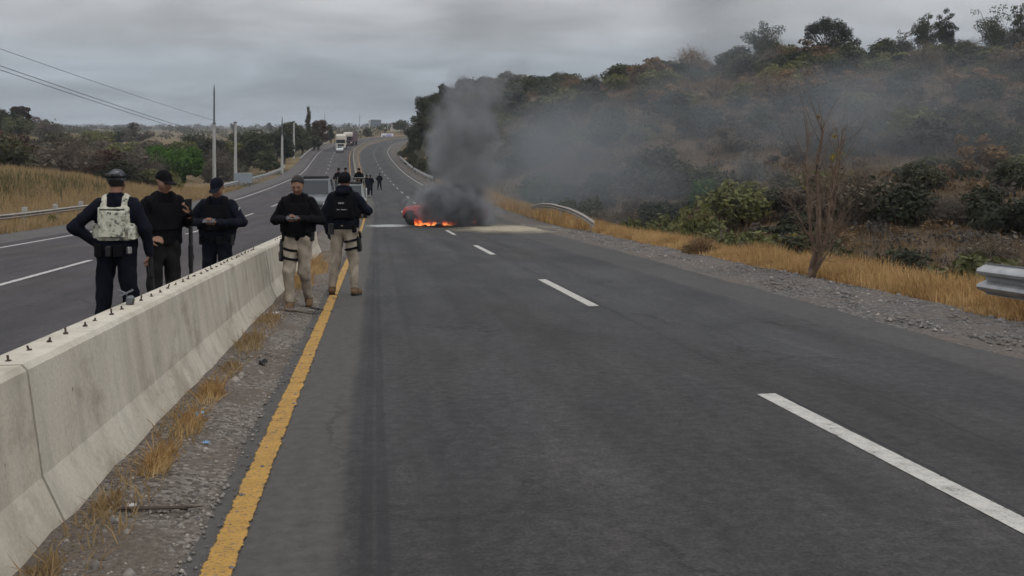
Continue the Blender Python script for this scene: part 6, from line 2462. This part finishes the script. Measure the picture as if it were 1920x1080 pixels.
def car(name, label, cat, loc, rotz, st, cab, W, wheels, r, mat, roofmat=None, extras=None, lamps=True):
    """front toward +x. st: [(x, zlow, zbelt, halfwidth)], cab: [(x, zroof, halfwidth_roof, halfwidth_belt)], wheels: x positions"""
    root = empty(name, loc, rotz)

    def ring(s):
        x, zl, zb, hw = s
        return [(-hw * .90, zl), (hw * .90, zl), (hw, zl + .10), (hw * 1.01, zl + (zb - zl) * .55), (hw * .97, zb - .05), (hw * .90, zb), (-hw * .90, zb), (-hw * .97, zb - .05), (-hw * 1.01, zl + (zb - zl) * .55), (-hw, zl + .10)]
    V, F = loft(st, ring)
    body = MB().add(V, F).build('body', mat, root, smooth=True)
    # arches: dark rounded recess slightly proud of the flank
    for wx in wheels:
        for s in (1, -1):
            hw = np.interp(wx, [a[0] for a in st], [a[3] for a in st])
            n = 14
            Va = []
            for k in range(n + 1):
                a = PI * k / n
                Va.append((wx + (r + .065) * math.cos(a), s * (hw * 1.01 + .004), r + (r + .065) * math.sin(a)))
            Va += [(wx - (r + .065), s * (hw * 1.01 + .004), st[0][1] + .02), (wx + (r + .065), s * (hw * 1.01 + .004), st[0][1] + .02)]
            MB().add(Va, [tuple(range(len(Va)))]).build('wheel_arch', M_TRIM, body)
            wheel(root, wx, s * (hw - .085), r, .20, s)
    # greenhouse
    Vc, Fc = [], []
    zb0 = [np.interp(c[0], [a[0] for a in st], [a[2] for a in st]) for c in cab]
    for (x, zr, hr, hb), zb in zip(cab, zb0):
        Vc += [(x, -hb, zb - .02), (x, -hr, zr), (x, hr, zr), (x, hb, zb - .02)]
    n = len(cab)
    gl = {'windscreen': [], 'rear_window': [], 'side': {1: [], -1: []}}
    roofF, sideF = [], []
    for i in range(n - 1):
        a, b = i * 4, (i + 1) * 4
        roofF.append((a + 1, b + 1, b + 2, a + 2))
        sideF.append((a, b, b + 1, a + 1))
        sideF.append((a + 2, b + 2, b + 3, a + 3))
    mb = MB().add(Vc, sideF + roofF + [(0, 1, 2, 3), ((n - 1) * 4 + 3, (n - 1) * 4 + 2, (n - 1) * 4 + 1, (n - 1) * 4)])
    cabin = mb.build('cabin', roofmat or mat, root, smooth=False)

    def pane(nm, quad, inset=.07, proud=.006):
        q = [Vector(p) for p in quad]
        c = sum(q, Vector()) / 4
        nrm = (q[1] - q[0]).cross(q[2] - q[0]).normalized()
        if nrm.dot(c - Vector((0, 0, .9))) < 0:
            nrm = -nrm
        q = [p + (c - p).normalized() * inset + nrm * proud for p in q]
        MB().add(q + [p - nrm * .02 for p in q], [(0, 1, 2, 3), (0, 1, 5, 4), (1, 2, 6, 5), (2, 3, 7, 6), (3, 0, 4, 7)]).build(nm, M_GLASS, cabin)
    for i in range(n - 1):
        a, b = [Vc[i * 4 + k] for k in range(4)], [Vc[(i + 1) * 4 + k] for k in range(4)]
        flat = abs(cab[i][1] - cab[i + 1][1]) < .16
        if not flat and cab[i][1] < cab[i + 1][1]:     # climbing toward front = rear glass
            pane('rear_window', (a[1], a[2], b[2], b[1]), .09)
        elif not flat:
            pane('windscreen', (a[1], a[2], b[2], b[1]), .09)
        if flat or True:
            pane('side_window', (a[0], b[0], b[1], a[1]), .06)
            pane('side_window', (a[3], b[3], b[2], a[2]), .06)
    x0, x1 = st[0][0], st[-1][0]
    if lamps:
        hw, zb = st[-2][3], st[-2][2]
        for s in (1, -1):
            MB().ellipsoid((st[-2][0] + .02, s * hw * .72, zb - .13), (.14, hw * .20, .07), 12, 7).build('headlight', M_LAMP, root, smooth=True)
            MB().box((st[1][0] - .03, s * st[1][3] * .80, st[1][2] - .12), (.16, st[1][3] * .30, .16), bevel=.03).build('tail_light', M_REDL, root)
            MB().box((cab[-2][0] + .12 if len(cab) > 2 else .6, s * (st[len(st) // 2][3] + .09), np.mean(zb0) + .08), (.10, .16, .11), bevel=.03).build('mirror', mat, root)
        MB().box((x1 - .02, 0, st[-1][1] + (st[-1][2] - st[-1][1]) * .55), (.05, st[-1][3] * 1.1, .13), bevel=.02).build('grille', M_TRIM, root)
        MB().box((x1 + .012, 0, st[-1][1] + .16), (.02, .36, .12)).build('number_plate', M_PLATE, root)
    if extras:
        extras(root)
    tag(root, label, cat)
    return root


# the burning car, broadside across the lane: its end wheel shows, the rest is wrapped in smoke and fire
HATCH = [(-1.93, .42, .70, .66), (-1.88, .30, .86, .74), (-1.70, .24, .96, .80), (-1.2, .22, .97, .83), (0.0, .21, .95, .84), (.75, .22, .92, .83), (1.25, .23, .89, .82), (1.62, .26, .82, .77), (1.78, .32, .70, .68), (1.84, .40, .60, .58)]
HATCHC = [(-1.80, .93, .60, .66), (-1.42, 1.38, .52, .72), (-.6, 1.47, .54, .74), (.25, 1.44, .53, .74), (.98, .92, .55, .66)]
cx = (832 - 960) / FOCAL * 46.8
cy = 46.8
yy, t_ = road_ts(cx, cy)
CARP = Vector((cx, cy, float(surf_z(yy[0], t_[0]))))


def burnt(root):
    # scorched bonnet and roof, sagging
    MB().box((.9, -.2, .935), (1.1, .9, .02), Matrix.Rotation(.07, 3, 'Y'), bevel=.006).build('scorched_bonnet', M_CHAR, root)
    MB().box((-.2, 0, 1.468), (1.2, .9, .03), Matrix.Rotation(.01, 3, 'Y'), bevel=.01).build('scorched_roof', M_CHAR, root)


car('burning_car', 'red hatchback on fire across the lane, mostly hidden in black smoke', 'car', CARP + Vector((0, 0, 0)), math.radians(180 - 24), HATCH, HATCHC, 1.68, (-1.30, 1.27), .315, P_RED, None, burnt)

# police pickup with men standing in its bed, by the median gap
PICK = [(-2.62, .52, .98, .84), (-2.55, .50, 1.02, .90), (-1.0, .48, 1.02, .92), (.6, .46, 1.05, .92), (1.4, .46, 1.06, .91), (2.2, .46, 1.00, .88), (2.50, .50, .92, .82), (2.58, .54, .80, .78)]
PICKC = [(-.95, 1.03, .72, .80), (-.80, 1.74, .66, .84), (.55, 1.76, .66, .84), (1.25, 1.06, .70, .80)]
xp, yp = (657 - 960) / FOCAL * 56.0, 56.0
yy, t_ = road_ts(xp, yp)
PZ = float(surf_z(yy[0], t_[0]))


def pick_extra(root):
    for s in (1, -1):
        MB().box((-1.78, s * .86, 1.20), (1.62, .06, .38), bevel=.01).build('bed_side', P_WHITE, root)
    MB().box((-2.60, 0, 1.20), (.06, 1.66, .38), bevel=.01).build('tailgate', P_WHITE, root)
    rb = MB()
    for x in (-1.05, -2.4):
        rb.tube([(x, -.80, 1.35), (x, -.72, 2.05), (x, .72, 2.05), (x, .80, 1.35)], .03, 8)
    for s in (1, -1):
        rb.tube([(-1.05, s * .72, 2.05), (-2.4, s * .72, 2.05)], .03, 8)
    rb.build('roll_bar', P_PICK, root, smooth=True)
    MB().box((.1, 0, 1.84), (.28, 1.1, .13), bevel=.03).build('light_bar', M_TRIM, root)


ang = math.atan2(1, -0.14)
car('pickup_truck', 'pale grey pickup with men standing in its bed, behind the man on the yellow line', 'pickup', (xp, yp, PZ), ang - PI, PICK, PICKC, 1.84, (-1.55, 1.62), .37, P_PICK, None, pick_extra)
for (x, yb, lab, kw) in ((635, 57.6, 'dark capped man standing in the pickup bed, leftmost of three', dict(jacket=C_BLACK, trousers=C_CHAR, boots=C_BOOTK, head='cap', head_mat=C_BLACK)),
                         (648, 58.0, 'dark capped man standing in the middle of the pickup bed', dict(jacket=C_NAVY, trousers=C_NAVY, boots=C_BOOTK, head='cap', head_mat=C_BLACK)),
                         (673, 57.6, 'dark helmeted man standing in the pickup bed, rightmost of three', dict(jacket=C_BLACK, trousers=C_NAVY, boots=C_BOOTK, head='beanie', head_mat=C_BLACK))):
    person(lab, ((x - 960) / FOCAL * yb, yb, PZ + 1.02 - 0.17), PI - .1, 1.72, dict(arms={-1: ((-.27, .04, 1.17), (-.14, .25, 1.12)), 1: ((.27, .04, 1.17), (.14, .25, 1.12))}), kw, h=.03, face=False)

# silver patrol car in the oncoming lane
SUV = [(-2.25, .45, .90, .80), (-2.18, .36, 1.00, .86), (-1.2, .34, 1.04, .90), (.3, .34, 1.03, .91), (1.1, .34, 1.02, .90), (1.8, .36, .96, .86), (2.2, .42, .86, .78), (2.27, .48, .76, .72)]
SUVC = [(-2.05, 1.02, .70, .78), (-1.75, 1.62, .64, .80), (.25, 1.68, .64, .82), (1.12, 1.03, .68, .78)]
xs, ys_ = (592 - 960) / FOCAL * 46.5, 46.5
yy, t_ = road_ts(xs, ys_)


def suv_extra(root):
    MB().box((-.4, 0, 1.76), (.30, 1.15, .14), bevel=.04).build('light_bar', M_TRIM, root)
    for s in (1, -1):
        MB().tube([(-1.6, s * .58, 1.70), (-.1, s * .58, 1.74)], .02, 6).build('roof_rail', M_TRIM, root)


car('patrol_car', 'silver-grey patrol car with dark light bar in the oncoming lane', 'car', (xs, ys_, float(surf_z(yy[0], t_[0]))), ang - PI, SUV, SUVC, 1.82, (-1.38, 1.38), .35, P_SILVER, None, suv_extra)

# far white car and the two trucks coming down the hill
SED = [(-2.1, .42, .78, .72), (-2.0, .30, .92, .80), (-1.2, .25, .95, .85), (1.0, .25, .92, .85), (1.9, .30, .80, .78), (2.1, .40, .66, .66)]
SEDC = [(-1.55, .94, .60, .70), (-.9, 1.40, .55, .72), (.3, 1.43, .55, .74), (1.05, .92, .58, .70)]
xw = (637 - 960) / FOCAL * 236
yy, t_ = road_ts(xw, 236)
car('white_car', 'far white car just ahead of the oncoming truck', 'car', (xw, 236, float(surf_z(yy[0], t_[0])) + .0), -PI / 2 + .16, SED, SEDC, 1.75, (-1.25, 1.3), .31, P_WHITE)


def truck(label, x, Y, cabmat, boxmat, Lbox, rotz):
    X = (x - 960) / FOCAL * Y
    yy, t_ = road_ts(X, Y)
    root = empty('truck', (X, Y, float(surf_z(yy[0], t_[0]))), rotz)
    MB().box((0, 0, 1.55), (2.2, 2.45, 1.9), bevel=.15).build('cab', cabmat, root)
    MB().box((-.15, 0, 3.05), (1.9, 2.40, 1.2), bevel=.25).build('roof_fairing', P_CREAM, root)
    MB().box((1.09, 0, 1.98), (.06, 2.15, .92), bevel=.02).build('windscreen', M_GLASS, root)
    MB().box((1.10, 0, 1.02), (.06, 1.5, .62), bevel=.02).build('grille', M_TRIM, root)
    MB().box((1.14, 0, .52), (.16, 2.4, .36), bevel=.05).build('bumper', cabmat, root)
    for s in (1, -1):
        MB().box((1.14, s * .98, .92), (.08, .36, .24), bevel=.04).build('headlight', M_LAMP, root)
        MB().box((.95, s * 1.42, 2.0), (.14, .20, .55), bevel=.03).build('mirror', M_TRIM, root)
        for wx in (.3, -3.0, -Lbox - .2, -Lbox + 1.1):
            wheel(root, wx, s * 1.08, .50, .30, s)
    MB().box((-1.6 - Lbox / 2, 0, 2.35), (Lbox, 2.5, 2.6), bevel=.05).build('trailer', boxmat, root)
    MB().box((-1.6 - Lbox / 2, 0, .95), (Lbox, 1.0, .22)).build('chassis', M_TRIM, root)
    tag(root, label, 'truck')


truck('oncoming truck with white upper cab and dark windscreen on the climb', 639, 252, P_CREAM, P_CREAM, 9.0, -PI / 2 + .14)
truck('dark maroon truck with white roof just behind the first truck', 652.5, 276, P_PURPLE, P_PURPLE, 9.0, -PI / 2 + .02)


# ------------------------------------------------------------------ fire, powder, smoke and haze
def flame_material(name, c0, c1, s):
    m, t, out = new_mat(name)
    tc = t.n('ShaderNodeTexCoord')
    g = t.n('ShaderNodeSeparateXYZ')
    t.set(g.inputs[0], tc.outputs['Generated'])
    nz = t.noise(tc.outputs['Object'], 7.0, 3.0)
    c = t.ramp(t.math('ADD', g.outputs[2], t.math('MULTIPLY', t.math('SUBTRACT', nz, .5), .7)), [(0.0, c0), (0.5, c1), (1.0, (0.35, 0.03, 0.01))])
    e = t.n('ShaderNodeEmission', {'Color': c, 'Strength': s})
    tr = t.n('ShaderNodeBsdfTransparent')
    mx = t.n('ShaderNodeMixShader')
    t.set(mx.inputs[0], t.math('SUBTRACT', 1.0, t.sstep(t.math('ADD', g.outputs[2], t.math('MULTIPLY', nz, .6)), 0.55, 1.25)))
    t.set(mx.inputs[1], tr)
    t.set(mx.inputs[2], e)
    t.set(out.inputs[0], mx)
    return m


FL1 = flame_material('flame_bright', (1.0, 0.40, 0.11), (0.90, 0.13, 0.025), 1.5)
FL2 = flame_material('flame_dull', (0.85, 0.10, 0.03), (0.45, 0.035, 0.015), 0.9)


def tongue(mb, c, r, h, rng):
    prof = [(0, .55), (.12, .95), (.3, 1.0), (.5, .72), (.72, .40), (.9, .15), (1.0, .02)]
    V, F = [], []
    n = 8
    sx, sy = rng.normal() * .35, rng.normal() * .2
    for i, (f, q) in enumerate(prof):
        for k in range(n):
            a = 2 * PI * k / n
            V.append((c[0] + r * q * math.cos(a) + sx * h * f * f + rng.normal() * r * .06, c[1] + r * .8 * q * math.sin(a) + sy * h * f, c[2] + h * f))
    for i in range(len(prof) - 1):
        for k in range(n):
            k2 = (k + 1) % n
            F.append((i * n + k, i * n + k2, (i + 1) * n + k2, (i + 1) * n + k))
    mb.add(V, F)


def fire(label, spots, mat, seed):
    rng = np.random.default_rng(seed)
    mb = MB()
    for (x, w, h, n) in spots:      # photo column, spread, height in m, tongues
        for i in range(n):
            X = (x + rng.normal() * w - 960) / FOCAL * 45.6
            Y = 45.75 + rng.normal() * .12
            yy, t_ = road_ts(X, Y)
            z = float(surf_z(yy[0], t_[0])) + .01 + abs(rng.normal()) * .05
            tongue(mb, (X, Y, z), .05 + .06 * rng.random(), h * (.5 + .8 * rng.random()), rng)
    o = mb.build('flames', mat, smooth=True)
    tag(o, label, kind='stuff')


fire('bright orange flames licking along the underside of the burning car', [(778, 5, .13, 7), (788, 4, .26, 6), (802, 8, .12, 6), (838, 5, .20, 7)], FL1, 3)
fire('dull red flames glowing under the smoke along the burning car', [(782, 6, .34, 4), (818, 12, .20, 6), (850, 14, .24, 8), (872, 12, .18, 5)], FL2, 4)


# pale powder and foam spilled on the asphalt
def powder(name, label, outline, col, seed, Yc):
    m, t, out = new_mat(name + '_mat')
    uv = t.n('ShaderNodeUVMap')
    sep = t.n('ShaderNodeSeparateXYZ')
    t.set(sep.inputs[0], uv.outputs[0])
    tc = t.n('ShaderNodeTexCoord')
    nz = t.noise(tc.outputs['Object'], 1.1, 5.0, 0.62, 0.5)
    fn = t.noise(tc.outputs['Object'], 6.0, 4.0, 0.7)
    rad = sep.outputs[0]
    a = t.math('SUBTRACT', 1.0, t.sstep(t.math('ADD', rad, t.math('MULTIPLY', t.math('SUBTRACT', nz, .5), 1.2)), 0.25, 1.0))
    a = t.math('MULTIPLY', a, t.ramp(fn, [(0.3, .55), (0.6, 1.0)]))
    b = t.n('ShaderNodeBsdfPrincipled', {'Base Color': t.ramp(fn, [(.3, tuple(c * .8 for c in col)), (.7, col)]), 'Roughness': .95, 'Specular IOR Level': .1})
    tr = t.n('ShaderNodeBsdfTransparent')
    mx = t.n('ShaderNodeMixShader')
    t.set(mx.inputs[0], a)
    t.set(mx.inputs[1], tr)
    t.set(mx.inputs[2], b)
    t.set(out.inputs[0], mx)
    (t0, t1, Y0, Y1) = outline
    V, UV, F = [], [], []
    nu, nr = 28, 8
    for j in range(nr + 1):
        for i in range(nu):
            a_ = 2 * PI * i / nu
            q = j / nr
            Y = (Y0 + Y1) / 2 + (Y1 - Y0) / 2 * q * math.sin(a_)
            tt = (t0 + t1) / 2 + (t1 - t0) / 2 * q * math.cos(a_)
            V.append(rp(Y, tt, .012))
            UV.append((q, 0))
    for j in range(nr):
        for i in range(nu):
            i2 = (i + 1) % nu
            F.append((j * nu + i, j * nu + i2, (j + 1) * nu + i2, (j + 1) * nu + i))
    o = obj(name, make_mesh(name, V, F, uv=UV), m)
    tag(o, label, kind='stuff')


powder('extinguisher_powder', 'pale extinguisher powder spread on the road right of the burning car', (2.6, 8.4, 35.5, 47.5), (0.42, 0.37, 0.28), 1, 41)
powder('extinguisher_foam', 'white foam streak on the road left of the burning car', (-0.9, 1.9, 44.0, 48.0), (0.46, 0.47, 0.47), 2, 46)


def smoke_material(name, build, aniso=0.1):
    m = bpy.data.materials.new(name)
    m.use_nodes = True
    m.node_tree.nodes.clear()
    t = NT(m)
    out = t.n('ShaderNodeOutputMaterial')
    tc = t.n('ShaderNodeTexCoord')
    P = tc.outputs['Object']
    sep = t.n('ShaderNodeSeparateXYZ')
    t.set(sep.inputs[0], P)
    dens, col, absorb = build(t, P, sep.outputs)
    v = t.n('ShaderNodeVolumePrincipled', {'Color': col, 'Density': dens, 'Anisotropy': aniso})
    t.set(out.inputs['Volume'], v.outputs[0])
    return m


SX0, SX1 = -5.2, 0.6
GZ0 = CARP.z


def col_build(t, P, s):
    X, Y, Z = s
    hgt = t.math('SUBTRACT', Z, GZ0)                    # metres above the road
    warp = t.noise(P, 0.50, 4.0, 0.62)
    fine = t.noise(P, 1.25, 5.0, 0.68, 0.4)
    cxn = t.math('ADD', -2.28, t.math('ADD', t.math('MULTIPLY', hgt, 0.02), t.math('MULTIPLY', t.math('POWER', t.math('MAXIMUM', t.math('SUBTRACT', hgt, 3.6), 0.0), 2.0), 0.11)))
    cyn = t.math('ADD', 45.5, t.math('MULTIPLY', hgt, 0.28))
    dx = t.math('DIVIDE', t.math('SUBTRACT', X, cxn), 1.85)
    dy = t.math('DIVIDE', t.math('SUBTRACT', Y, cyn), 1.55)
    r = t.math('SQRT', t.math('ADD', t.math('MULTIPLY', dx, dx), t.math('MULTIPLY', dy, dy)))
    r = t.math('ADD', r, t.math('MULTIPLY', t.math('SUBTRACT', warp, .5), 2.1))
    r = t.math('ADD', r, t.math('MULTIPLY', t.math('SUBTRACT', fine, .5), 0.6))
    mask = t.math('SUBTRACT', 1.0, t.sstep(r, 0.45, 1.0))
    # the heavy roll of smoke round the car itself
    ex = t.math('DIVIDE', t.math('SUBTRACT', X, -2.55), 2.0)
    ey = t.math('DIVIDE', t.math('SUBTRACT', Y, 45.3), 1.6)
    ez = t.math('DIVIDE', t.math('SUBTRACT', hgt, 0.75), 1.35)
    rr = t.math('SQRT', t.math('ADD', t.math('ADD', t.math('MULTIPLY', ex, ex), t.math('MULTIPLY', ey, ey)), t.math('MULTIPLY', ez, ez)))
    rr = t.math('ADD', rr, t.math('MULTIPLY', t.math('SUBTRACT', fine, .5), 1.1))
    rr = t.math('ADD', rr, t.math('MULTIPLY', t.math('SUBTRACT', warp, .5), 1.3))
    roll = t.math('SUBTRACT', 1.0, t.sstep(rr, 0.30, 1.08))
    topf = t.math('SUBTRACT', 1.0, t.sstep(t.math('ADD', hgt, t.math('MULTIPLY', t.math('SUBTRACT', warp, .5), 3.4)), 3.8, 8.2))
    d = t.math('MULTIPLY', t.math('MULTIPLY', t.math('MULTIPLY', topf, 0.95), mask), t.ramp(fine, [(0.33, 0.12), (0.66, 1.7)]))
    d = t.math('ADD', d, t.math('MULTIPLY', roll, 4.2))
    d = t.math('MULTIPLY', d, t.math('MAXIMUM', t.sstep(hgt, 0.15, 0.5), t.sstep(X, -3.1, -1.9)))
    lowd = t.math('MULTIPLY', roll, t.math('SUBTRACT', 1.0, t.sstep(X, -2.0, -0.8)))
    c = t.mix(lowd, (0.54, 0.56, 0.59), (0.06, 0.06, 0.066))
    return d, c, None


def drift_build(t, P, s):
    X, Y, Z = s
    big = t.noise(t.mapping(P, (0.055, 0.05, 0.10)), 1.0, 4.0, 0.6, 0.6)
    med = t.noise(t.mapping(P, (0.16, 0.14, 0.22)), 1.0, 4.0, 0.6)
    v = t.math('ADD', t.math('MULTIPLY', big, 0.65), t.math('MULTIPLY', med, 0.35))
    d = t.math('ADD', t.sstep(v, 0.43, 0.66), t.math('MULTIPLY', t.math('SUBTRACT', 1.0, t.sstep(X, 1.0, 14.0)), 0.42))
    # the plume lifts as it drifts away to the right
    mid = t.math('ADD', -1.2, t.math('MULTIPLY', X, 0.12))
    dz = t.math('ABSOLUTE', t.math('DIVIDE', t.math('SUBTRACT', Z, mid), 5.4))
    dz = t.math('ADD', dz, t.math('MULTIPLY', t.math('SUBTRACT', med, .5), 1.3))
    env = t.math('SUBTRACT', 1.0, t.sstep(dz, 0.3, 1.05))
    wx = t.math('ABSOLUTE', t.math('DIVIDE', t.math('SUBTRACT', X, t.math('ADD', 10.5, t.math('MULTIPLY', Z, 0.42))), 4.2))
    wisp = t.math('MULTIPLY', t.math('SUBTRACT', 1.0, t.sstep(wx, 0.3, 1.0)), t.sstep(Z, 0.0, 5.0))
    env = t.math('MAXIMUM', env, t.math('MULTIPLY', wisp, 0.9))
    fade = t.math('MULTIPLY', t.sstep(t.math('ADD', X, t.math('MULTIPLY', t.math('SUBTRACT', med, .5), 9.0)), -2.5, 3.0), t.math('SUBTRACT', 1.0, t.sstep(X, 15.0, 42.0)))
    fy = t.math('MULTIPLY', t.sstep(Y, 49.0, 53.0), t.math('SUBTRACT', 1.0, t.sstep(Y, 80.0, 96.0)))
    d = t.math('MULTIPLY', t.math('MULTIPLY', t.math('MULTIPLY', d, env), t.math('MULTIPLY', fade, fy)), 0.066)
    return d, (0.38, 0.405, 0.43), None


def box_obj(name, lo, hi, mat, label):
    lo, hi = Vector(lo), Vector(hi)
    o = MB().box((lo + hi) / 2, hi - lo).build(name, mat)
    tag(o, label, kind='stuff')
    return o


M_SMK = smoke_material('smoke_column', col_build)
M_SMK.cycles.volume_step_rate = 0.6
box_obj('smoke', (SX0, 43.2, GZ0 + .06), (2.6, 49.5, GZ0 + 9.0), M_SMK, 'thick black and grey smoke column rising from the burning car')
M_DRF = smoke_material('smoke_drift', drift_build)
M_DRF.cycles.volume_step_rate = 0.6
box_obj('drifting_smoke', (-4.5, 49.6, -7.5), (47, 96, 19), M_DRF, 'thin blue-grey smoke drifting across the hillside')

m = bpy.data.materials.new('haze_air')
m.use_nodes = True
m.node_tree.nodes.clear()
_t = NT(m)
_o = _t.n('ShaderNodeOutputMaterial')
_v = _t.n('ShaderNodeVolumePrincipled', {'Color': (0.80, 0.87, 0.95), 'Density': 0.00022, 'Anisotropy': 0.0})
_t.set(_o.inputs['Volume'], _v.outputs[0])
box_obj('haze', (-24000, -60, -14), (24000, 7200, 34), m, 'thin bluish haze in the air over the plain')


# things that still share a description are told apart by their order across the view
def order_labels():
    by = {}
    for o in SC.objects:
        if o.parent is None and o.get('category') and o.get('label'):
            by.setdefault(o['label'], []).append(o)
    names = ['first', 'second', 'third', 'fourth', 'fifth', 'sixth', 'seventh', 'eighth', 'ninth', 'tenth', 'eleventh', 'twelfth', 'thirteenth', 'fourteenth', 'fifteenth', 'sixteenth', 'seventeenth', 'eighteenth', 'nineteenth', 'twentieth']
    for lab, obs in by.items():
        if len(obs) < 2:
            continue
        obs.sort(key=lambda o: o.location.x / max(o.location.y, 1.0))
        for i, o in enumerate(obs):
            o['label'] = lab + (', the left one' if i == 0 else ', the right one') if len(obs) == 2 else lab + f', {names[min(i, 19)]} from left'


order_labels()
